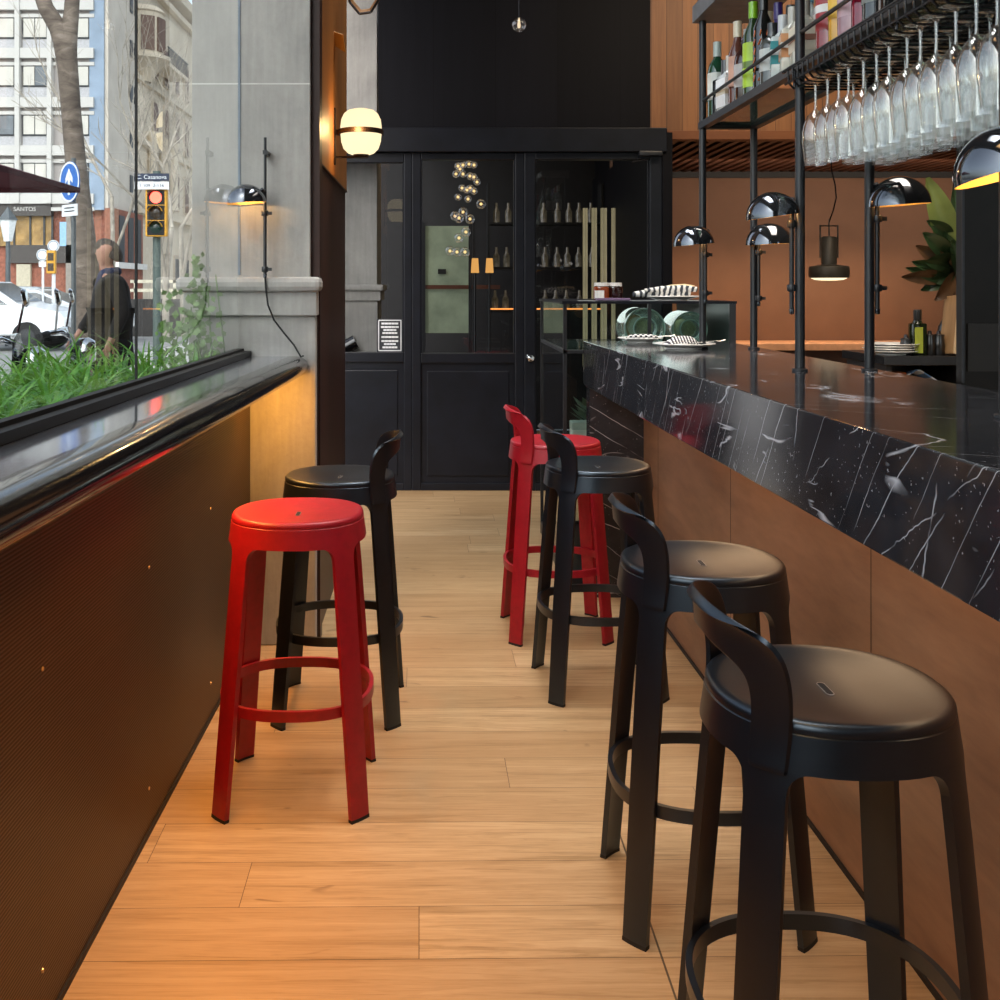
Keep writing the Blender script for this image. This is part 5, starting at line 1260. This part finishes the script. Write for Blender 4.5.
Eg = [(0, 1), (1, 2), (2, 3), (3, 4), (4, 5), (5, 6), (6, 7), (3, 8), (8, 9), (9, 10), (3, 11), (11, 12), (12, 13), (0, 14), (14, 15), (15, 16), (16, 17), (0, 18), (18, 19), (19, 20), (20, 21)]
Rd = [(.13, .15), (.11, .14), (.12, .165), (.06, .09), .047, (.090, .074), (.118, .092), (.088, .070), .055, .043, .030, .055, .043, .030, .08, .058, .042, .035, .08, .058, .042, .035]
# hands: palm and five fingers each
for wrist, sgn in ((10, 1), (13, -1)):
    w = Vector(V[wrist]); el = Vector(V[wrist - 1]); d = (w - el).normalized(); sd = Vector((d.z, 0, -d.x)).normalized()
    V.append(tuple(w + d * .06)); Eg.append((wrist, len(V) - 1)); Rd.append((.034, .018)); palm = len(V) - 1
    for k, l in enumerate((.062, .072, .067, .052)):
        b0 = w + d * .085 + sd * (.026 - .0175 * k); V.append(tuple(b0)); Eg.append((palm, len(V) - 1)); Rd.append(.009)
        V.append(tuple(b0 + d * l * .55 + Vector((0, -.006 * sgn, 0)))); Eg.append((len(V) - 2, len(V) - 1)); Rd.append(.008)
        V.append(tuple(b0 + d * l + Vector((0, -.018 * sgn, 0)))); Eg.append((len(V) - 2, len(V) - 1)); Rd.append(.007)
    V.append(tuple(w + d * .045 + sd * .042)); Eg.append((palm, len(V) - 1)); Rd.append(.010)
    V.append(tuple(w + d * .085 + sd * .055)); Eg.append((len(V) - 2, len(V) - 1)); Rd.append(.008)
skin('body', V, Eg, Rd, SK, pn)
cv = [(0, 0, 1.0), (0, 0, 1.15), (.0, 0, 1.33), (.005, 0, 1.44), (.01, 0, .80), (.0, 0, .66), (0, .18, 1.43), (-.06, .245, 1.16), (.035, .252, .94), (0, -.18, 1.43), (.09, -.245, 1.17), (.22, -.225, .98)]
ce = [(0, 1), (1, 2), (2, 3), (0, 4), (4, 5), (3, 6), (6, 7), (7, 8), (3, 9), (9, 10), (10, 11)]
skin('coat', cv, ce, [(.18, .21), (.17, .20), (.175, .215), (.11, .15), (.20, .23), (.21, .25), .08, .062, .05, .075, .062, .05], CO, pn)
skin('trousers', [(0, 0, .86), (.01, .095, .82), (.14, .10, .50), (.03, .10, .12), (0, -.095, .82), (.02, -.10, .50), (-.245, -.10, .17)], [(0, 1), (1, 2), (2, 3), (0, 4), (4, 5), (5, 6)], [(.12, .14), .095, .075, .062, .095, .075, .062], TR, pn)
for a, b2 in (((-.06, .10, .045), (.20, .11, .04)), ((-.31, -.10, .12), (-.15, -.11, .045))):
    skin('shoe', [a, tuple((Vector(a) + Vector(b2)) / 2), b2], [(0, 1), (1, 2)], [.045, .048, .036], M['rubber'], pn)
skin('scarf', [(.06, .0, 1.50), (.03, .085, 1.49), (-.05, .05, 1.50), (-.05, -.05, 1.50), (.03, -.085, 1.49), (.10, .03, 1.38), (.12, .05, 1.24)], [(0, 1), (1, 2), (2, 3), (3, 4), (4, 0), (0, 5), (5, 6)], [.04, .04, .04, .04, .04, .038, .036], SC, pn)
m = MB()
def hf(i, j):
    th = PI * (.0 + .62 * j / 8); ph = 2 * PI * i / 20
    return (.030 + .112 * math.sin(th) * math.cos(ph) - .02 * (j / 8), .095 * math.sin(th) * math.sin(ph), 1.668 + .108 * math.cos(th) - (.05 * (1 - math.cos(ph)) * .5 - .045 * max(0, math.cos(ph))) * (j / 8))
m.grid(hf, 20, 9, True).build('hair', HA, pn, 60)
fc = MB()
fc.lathe([(.001, .022), (.010, .012), (.014, 0)], 10, rotm((.108, 0, 1.645), 0, R(80))); fc.build('nose', SK, pn, 60)
for s_ in (-1, 1):
    MB().lathe([(.001, .008), (.007, .006), (.010, 0)], 10, rotm((.100, s_ * .030, 1.672), 0, R(90))).build('eye', simple('eye white %d' % s_, 'd8d4d0', .3), pn, 60)
    MB().lathe([(.001, .006), (.018, .006), (.022, 0), (.018, -.006), (.001, -.006)], 12, rotm((.03, s_ * .082, 1.655), R(90))).build('ear', SK, pn, 60)
MB().bbox(.098, .110, -.022, .022, 1.602, 1.611, .003).build('mouth', simple('lips', '8f4f48', .5), pn)

# office block with white grid front
YO, XO = 65.0, -20.0
S = YO / F
ob_ = thing('office_block', 'pale office block with white grid front behind the street tree', 'building', (XO, YO, 0)); O = Vector(ob_.location)
def bx_(px): return (px - CX) * S - XO
def bz_(py): return H + (CY - py) * S
W1 = simple('office wall', 'a39c98', .9, 0, .05, .4); W2 = simple('office white bands', 'c4c1bc', .8, 0, .02, .5); W3 = simple('blue grey cladding', '8798ab', .6, 0, .12, .6); W4 = simple('beige render', 'c9c0b4', .9, 0, .06, .5)
TOPZ = bz_(-80)
MB().box(bx_(-60), bx_(104), 0, 6.5, bz_(210), TOPZ).build('wall', W1, ob_)
MB().box(bx_(90), bx_(104.5), -.12, 0, bz_(210), TOPZ).build('cladding', W3, ob_)
MB().box(bx_(104), bx_(104) + .25, .02, 6.5, bz_(210), TOPZ).build('side_wall', W4, ob_)
m = MB()
for y in (-90, -42, 6, 54, 103, 151, 199): m.box(bx_(-60), bx_(95), -.35, .0, bz_(y + 5), bz_(y - 5)); m.box(bx_(-60), bx_(95), -.18, .0, bz_(y + 12), bz_(y + 8.5))
m.build('floor_band', W2, ob_)
m = MB()
for x in (-56, -22, 19.5, 51.5): m.box(bx_(x - 2.2), bx_(x + 2.2), -.45, 0, bz_(203.5), TOPZ)
m.build('column', W2, ob_)
BLD = simple('white blind', 'c9c5bc', .8, 0, .03, 1, 0); DGL = simple('dark window glass', '4a525a', .1, 0, .3, 1, 0, .8); FRM = simple('dark window frame', '33363a', .5)
GBL = simple('grey spandrel', 'b3b2b4', .8)
bl = 0
for fy in (-78, -30, 18, 66, 115, 163):
    for xa, xb, two in ((-50, -26, 1), (-18, 15.5, 1), (23, 48, 1), (76, 90, 0)):
        f_ = MB().box(bx_(xa), bx_(xb), -.10, .05, bz_(fy + 21), bz_(fy)).build('window', FRM, ob_)
        e = 1.2; q = [(xa + e, (xa + xb) / 2 - .5), ((xa + xb) / 2 + .5, xb - e)] if two else [(xa + e, xb - e)]
        for (u, v_) in q:
            mtl = BLD if (bl * 7) % 5 != 2 else DGL; bl += 1
            MB().box(bx_(u), bx_(v_), -.13, -.10, bz_(fy + 19.5), bz_(fy + 1)).build('pane', mtl, f_)
        MB().box(bx_(xa), bx_(xb), -.06, .0, bz_(fy + 33), bz_(fy + 21.5)).build('spandrel', GBL, f_)
for y in (-30, 18, 66, 115, 163, 200):
    for k in (4.6, 5.6): MB().box(bx_(104) + .25, bx_(104) + .32, k, k + .55, bz_(y + 22), bz_(y + 4)).build('side_window', FRM, ob_)
# ground floor
BRK = simple('red brick', '8f5a49', .9, 0, .15, 6); DKF = simple('dark shop fascia', '4a4542', .7); GLD = simple('golden shop curtain', '9a7a48', .6, 0, .3, 1.2)
MB().box(bx_(-60), bx_(104), .3, 6.5, 0, bz_(208)).build('base_wall', BRK, ob_)
MB().box(bx_(-60), bx_(52), -.2, .3, bz_(216), bz_(204)).build('fascia', DKF, ob_)
text('sign_lettering', 'SANTOS', .36, W2, ob_, (bx_(26), -.22, bz_(209.5)))
m = MB().box(bx_(-60), bx_(52), .1, .3, bz_(246), bz_(216)); m.build('shop_glazing', GLD, ob_)
m = MB()
for x in (14, 30, 44, 52): m.box(bx_(x) - .05, bx_(x) + .05, .0, .12, bz_(246), bz_(216))
m.build('mullion', FRM, ob_)
MB().box(bx_(8), bx_(72), -.05, .3, bz_(263), bz_(245)).build('spandrel_band', DKF, ob_)
MB().box(bx_(60), bx_(66.5), -.06, .32, bz_(246), bz_(222)).build('poster', simple('blue poster', '8fb6d8', .5), ob_)
MB().box(bx_(16), bx_(30), .05, .32, bz_(300), bz_(264)).build('shop_door', simple('lit shop interior', 'b9b09a', .6), ob_)
MB().box(bx_(66), bx_(72), -.05, .3, 0, bz_(208)).build('pier', simple('stone pier', '8f8880', .9), ob_)
m = MB().box(bx_(108), bx_(131), -.1, 6.5, bz_(252), bz_(212)); 
m = MB().box(bx_(104), bx_(104) + .6, -.02, 6.5, 0, bz_(208)); m.build('corner_wall', BRK, ob_)
for k in (1.0, 3.0, 4.8): MB().box(bx_(104) + .6, bx_(104) + .66, k, k + 1.1, bz_(262), bz_(214)).build('side_window', FRM, ob_)
MB().box(bx_(104) + .6, bx_(104) + .9, -.02, 6.5, bz_(268), bz_(262)).build('awning', simple('white awning', 'd9d5d0', .7), ob_)
# classical corner building
cb = thing('corner_building', 'classical stone building with a rounded bay balcony at the corner', 'building', (XO, 72.0, 0))
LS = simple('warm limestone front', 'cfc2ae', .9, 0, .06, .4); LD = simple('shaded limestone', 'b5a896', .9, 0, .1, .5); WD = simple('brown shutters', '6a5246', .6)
def cz(px, py):   # height of a photograph point on the front plane
    Y = XO * F / (px - CX); return H + (CY - py) * Y / F, Y - 72
ZTOP = cz(178, 8)[0]
MB().box(-9, 0, 0, 22, 0, ZTOP).build('wall', LS, cb)
m = MB()
for z, d, h_ in ((ZTOP - .2, .9, .7), (ZTOP - 1.1, .45, .4), (15.4, .3, .35), (11.2, .3, .35), (6.4, .5, .5)): m.box(-9, d, -.3, 22.2, z, z + h_)
m.build('cornice', LS, cb)
for zz in (1.0, 7.4, 12.0, 16.4):
    for yy in (4.2, 7.4, 10.6, 13.8, 17.0):
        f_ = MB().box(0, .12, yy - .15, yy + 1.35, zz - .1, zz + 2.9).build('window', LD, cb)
        MB().box(.1, .15, yy, yy + 1.2, zz, zz + 2.6).build('pane', WD if zz > 7 else DGL, f_)
zb, yb_ = cz(146, 62); 
bay = MB().lathe([(.6, zb - 1.6), (1.5, zb - .3), (1.9, zb - .15), (1.9, zb + .1), (1.45, zb + .12), (1.45, zb + 3.0), (1.6, zb + 3.1), (1.2, zb + 3.5)], 24, rotm((0, 1.6, 0))).build('bay', LS, cb, 40)
for a in (-60, -15, 30, 75): MB().box(-.45, .45, -.06, .06, zb + .4, zb + 2.7, rotm((1.44 * math.cos(R(a)), 1.6 + 1.44 * math.sin(R(a)), 0), 0, 0, R(a + 90))).build('bay_window', WD, bay)
MB().box(0, 1.5, 3.0, 9.0, zb - .15, zb + .1).build('balcony_slab', LS, cb)
m = MB()
for k in range(24): m.box(1.42, 1.46, 3.0 + .25 * k, 3.04 + .25 * k, zb + .1, zb + 1.15)
m.box(1.40, 1.48, 3.0, 9.0, zb + 1.12, zb + 1.2); m.build('balcony_railing', FRM, cb)
for yy in (3.2, 6.2, 9.2): MB().lathe([(.5, 7.2), (.36, 7.5), (.34, 11.8), (.52, 12.1), (.52, 12.3)], 14, rotm((.3, yy, 0))).build('column', LS, cb, 40)
# block behind, closing the view
bb_ = thing('brick_terrace', 'low dark shop terrace at street level beyond the traffic light', 'building', (-19.0, 96, 0))
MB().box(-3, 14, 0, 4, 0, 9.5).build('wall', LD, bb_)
MB().box(-3, 14, -.3, 0, 3.2, 4.2).build('fascia', DKF, bb_)
for k in range(6): 
    f_ = MB().box(-2 + 2.5 * k, -.2 + 2.5 * k, -.1, 0, .2, 3.1).build('shopfront', FRM, bb_)
    MB().box(-2 + 2.5 * k, -.2 + 2.5 * k, -.1, 0, 5.4, 8.0).build('window', FRM, bb_)
lw_ = thing('street_wall', 'low dark barrier with pale rail along the road beyond the glass joint', 'wall', (-7.3, 30, 0))
MB().box(-1.2, 3.2, 0, .25, 0, 1.05).build('barrier', simple('dark barrier', '3b3836', .8), lw_)
m = MB()
for z in (1.25, 1.5): m.box(-1.2, 3.2, .05, .12, z, z + .09)
for x in (-1.1, 0, 1.1, 2.2, 3.1): m.box(x, x + .08, .05, .12, 1.0, 1.59)
m.build('rail', simple('pale rail', 'cfc6b0', .6), lw_)
# ------------------------------------------------------------------ light
w = bpy.data.worlds.new('sky'); scene.world = w; w.use_nodes = True; nt = w.node_tree
bg = nt.nodes['Background']
sk = nt.nodes.new('ShaderNodeTexSky'); sk.sky_type = 'NISHITA'; sk.sun_disc = False; sk.sun_elevation = R(42); sk.sun_rotation = R(200); sk.air_density = 1.0; sk.dust_density = 3.0
hs = nt.nodes.new('ShaderNodeHueSaturation'); hs.inputs['Saturation'].default_value = .45
nt.links.new(sk.outputs[0], hs.inputs['Color']); nt.links.new(hs.outputs[0], bg.inputs[0]); bg.inputs[1].default_value = .45
def sun(e, d, c, ang=2):
    L = bpy.data.lights.new('sun', 'SUN'); L.energy = e; L.color = c; L.angle = R(ang)
    o = bpy.data.objects.new('sun', L); col.objects.link(o); o.rotation_euler = Vector(d).to_track_quat('-Z', 'Y').to_euler(); return o
sun(1.9, (-.72, 1, -.85), (1, .95, .88))
def area(name, loc, d, sx, sy, e, c):
    L = bpy.data.lights.new(name, 'AREA'); L.shape = 'RECTANGLE'; L.size = sx; L.size_y = sy; L.energy = e; L.color = c
    o = bpy.data.objects.new(name, L); col.objects.link(o)
    z = -Vector(d).normalized(); y = Vector((0, 1, 0)); y = (y - z * y.dot(z)).normalized(); x = y.cross(z)
    o.rotation_euler = Matrix((x, y, z)).transposed().to_euler(); o.location = loc; return o
def spread_area(name, loc, d, sx, sy, e, c, spread):
    o = area(name, loc, d, sx, sy, e, c); o.data.spread = R(spread); return o
spread_area('aisle_fill_light', (.40, 3.3, HC - .1), (-.03, 0, -1), .7, 2.4, 16, (.96, .98, 1), 62)  # added fill lamps without fixtures, brightening the aisle floor
spread_area('aisle_fill_light', (.05, 5.2, HC - .1), (0, 0, -1),   .7, 1.6, 15, (.93, .97, 1), 70)
spread_area('aisle_fill_light', (-.1, .9, HC - .1), (0, .05, -1), .5, 1.2, 3.5, (1, .58, .24), 70)
spread_area('ledge_strip_light', (-.60, 2.3, 1.008), (.30, 0, -1), .03, 3.2, 15, (1, .45, .10), 105)
area('pillar_wash_light', (-.58, 3.82, 1.0), (0, .85, -.8), .14, .06, 2.2, (1, .43, .07))
area('counter_strip_light', (.87, 1.6, 1.055), (.16, 0, -1), .06, 6.0, 8, (1, .64, .36))
area('bar_wall_light', (3.5, 8.3, 2.3), (0, .8, -.6), 3.2, .1, 16, (1, .82, .66))
area('bench_light', (3.0, 8.75, 1.6), (0, .35, -1), 2.4, .1, 12, (1, .68, .42))
spread_area('bar_light', (1.9, 3.6, HC - .2), (0, .1, -1), 1.2, 3.0, 60, (1, .88, .74), 100)
spread_area('fascia_light', (2.4, 5.2, HC - .2), (.0, .9, -.7), 2.5, .3, 26, (1, .80, .58), 110)
area('case_fill_light', (.99, 5.4, 1.275), (0, -.1, -1), .6, .7, 2.2, (.95, 1, .97))  # added light with no fixture, lifts the jars inside the case
area('vestibule_light', (.3, 8.4, 2.9), (0, .1, -1), 1.6, .8, 7, (1, .78, .5))
scene.view_settings.view_transform = 'Standard'
scene.view_settings.look = 'None'
scene.view_settings.exposure = 0
scene.cycles.use_denoising = True
scene.cycles.max_bounces = 10; scene.cycles.transparent_max_bounces = 48; scene.cycles.glossy_bounces = 5
scene.cycles.sample_clamp_indirect = 6
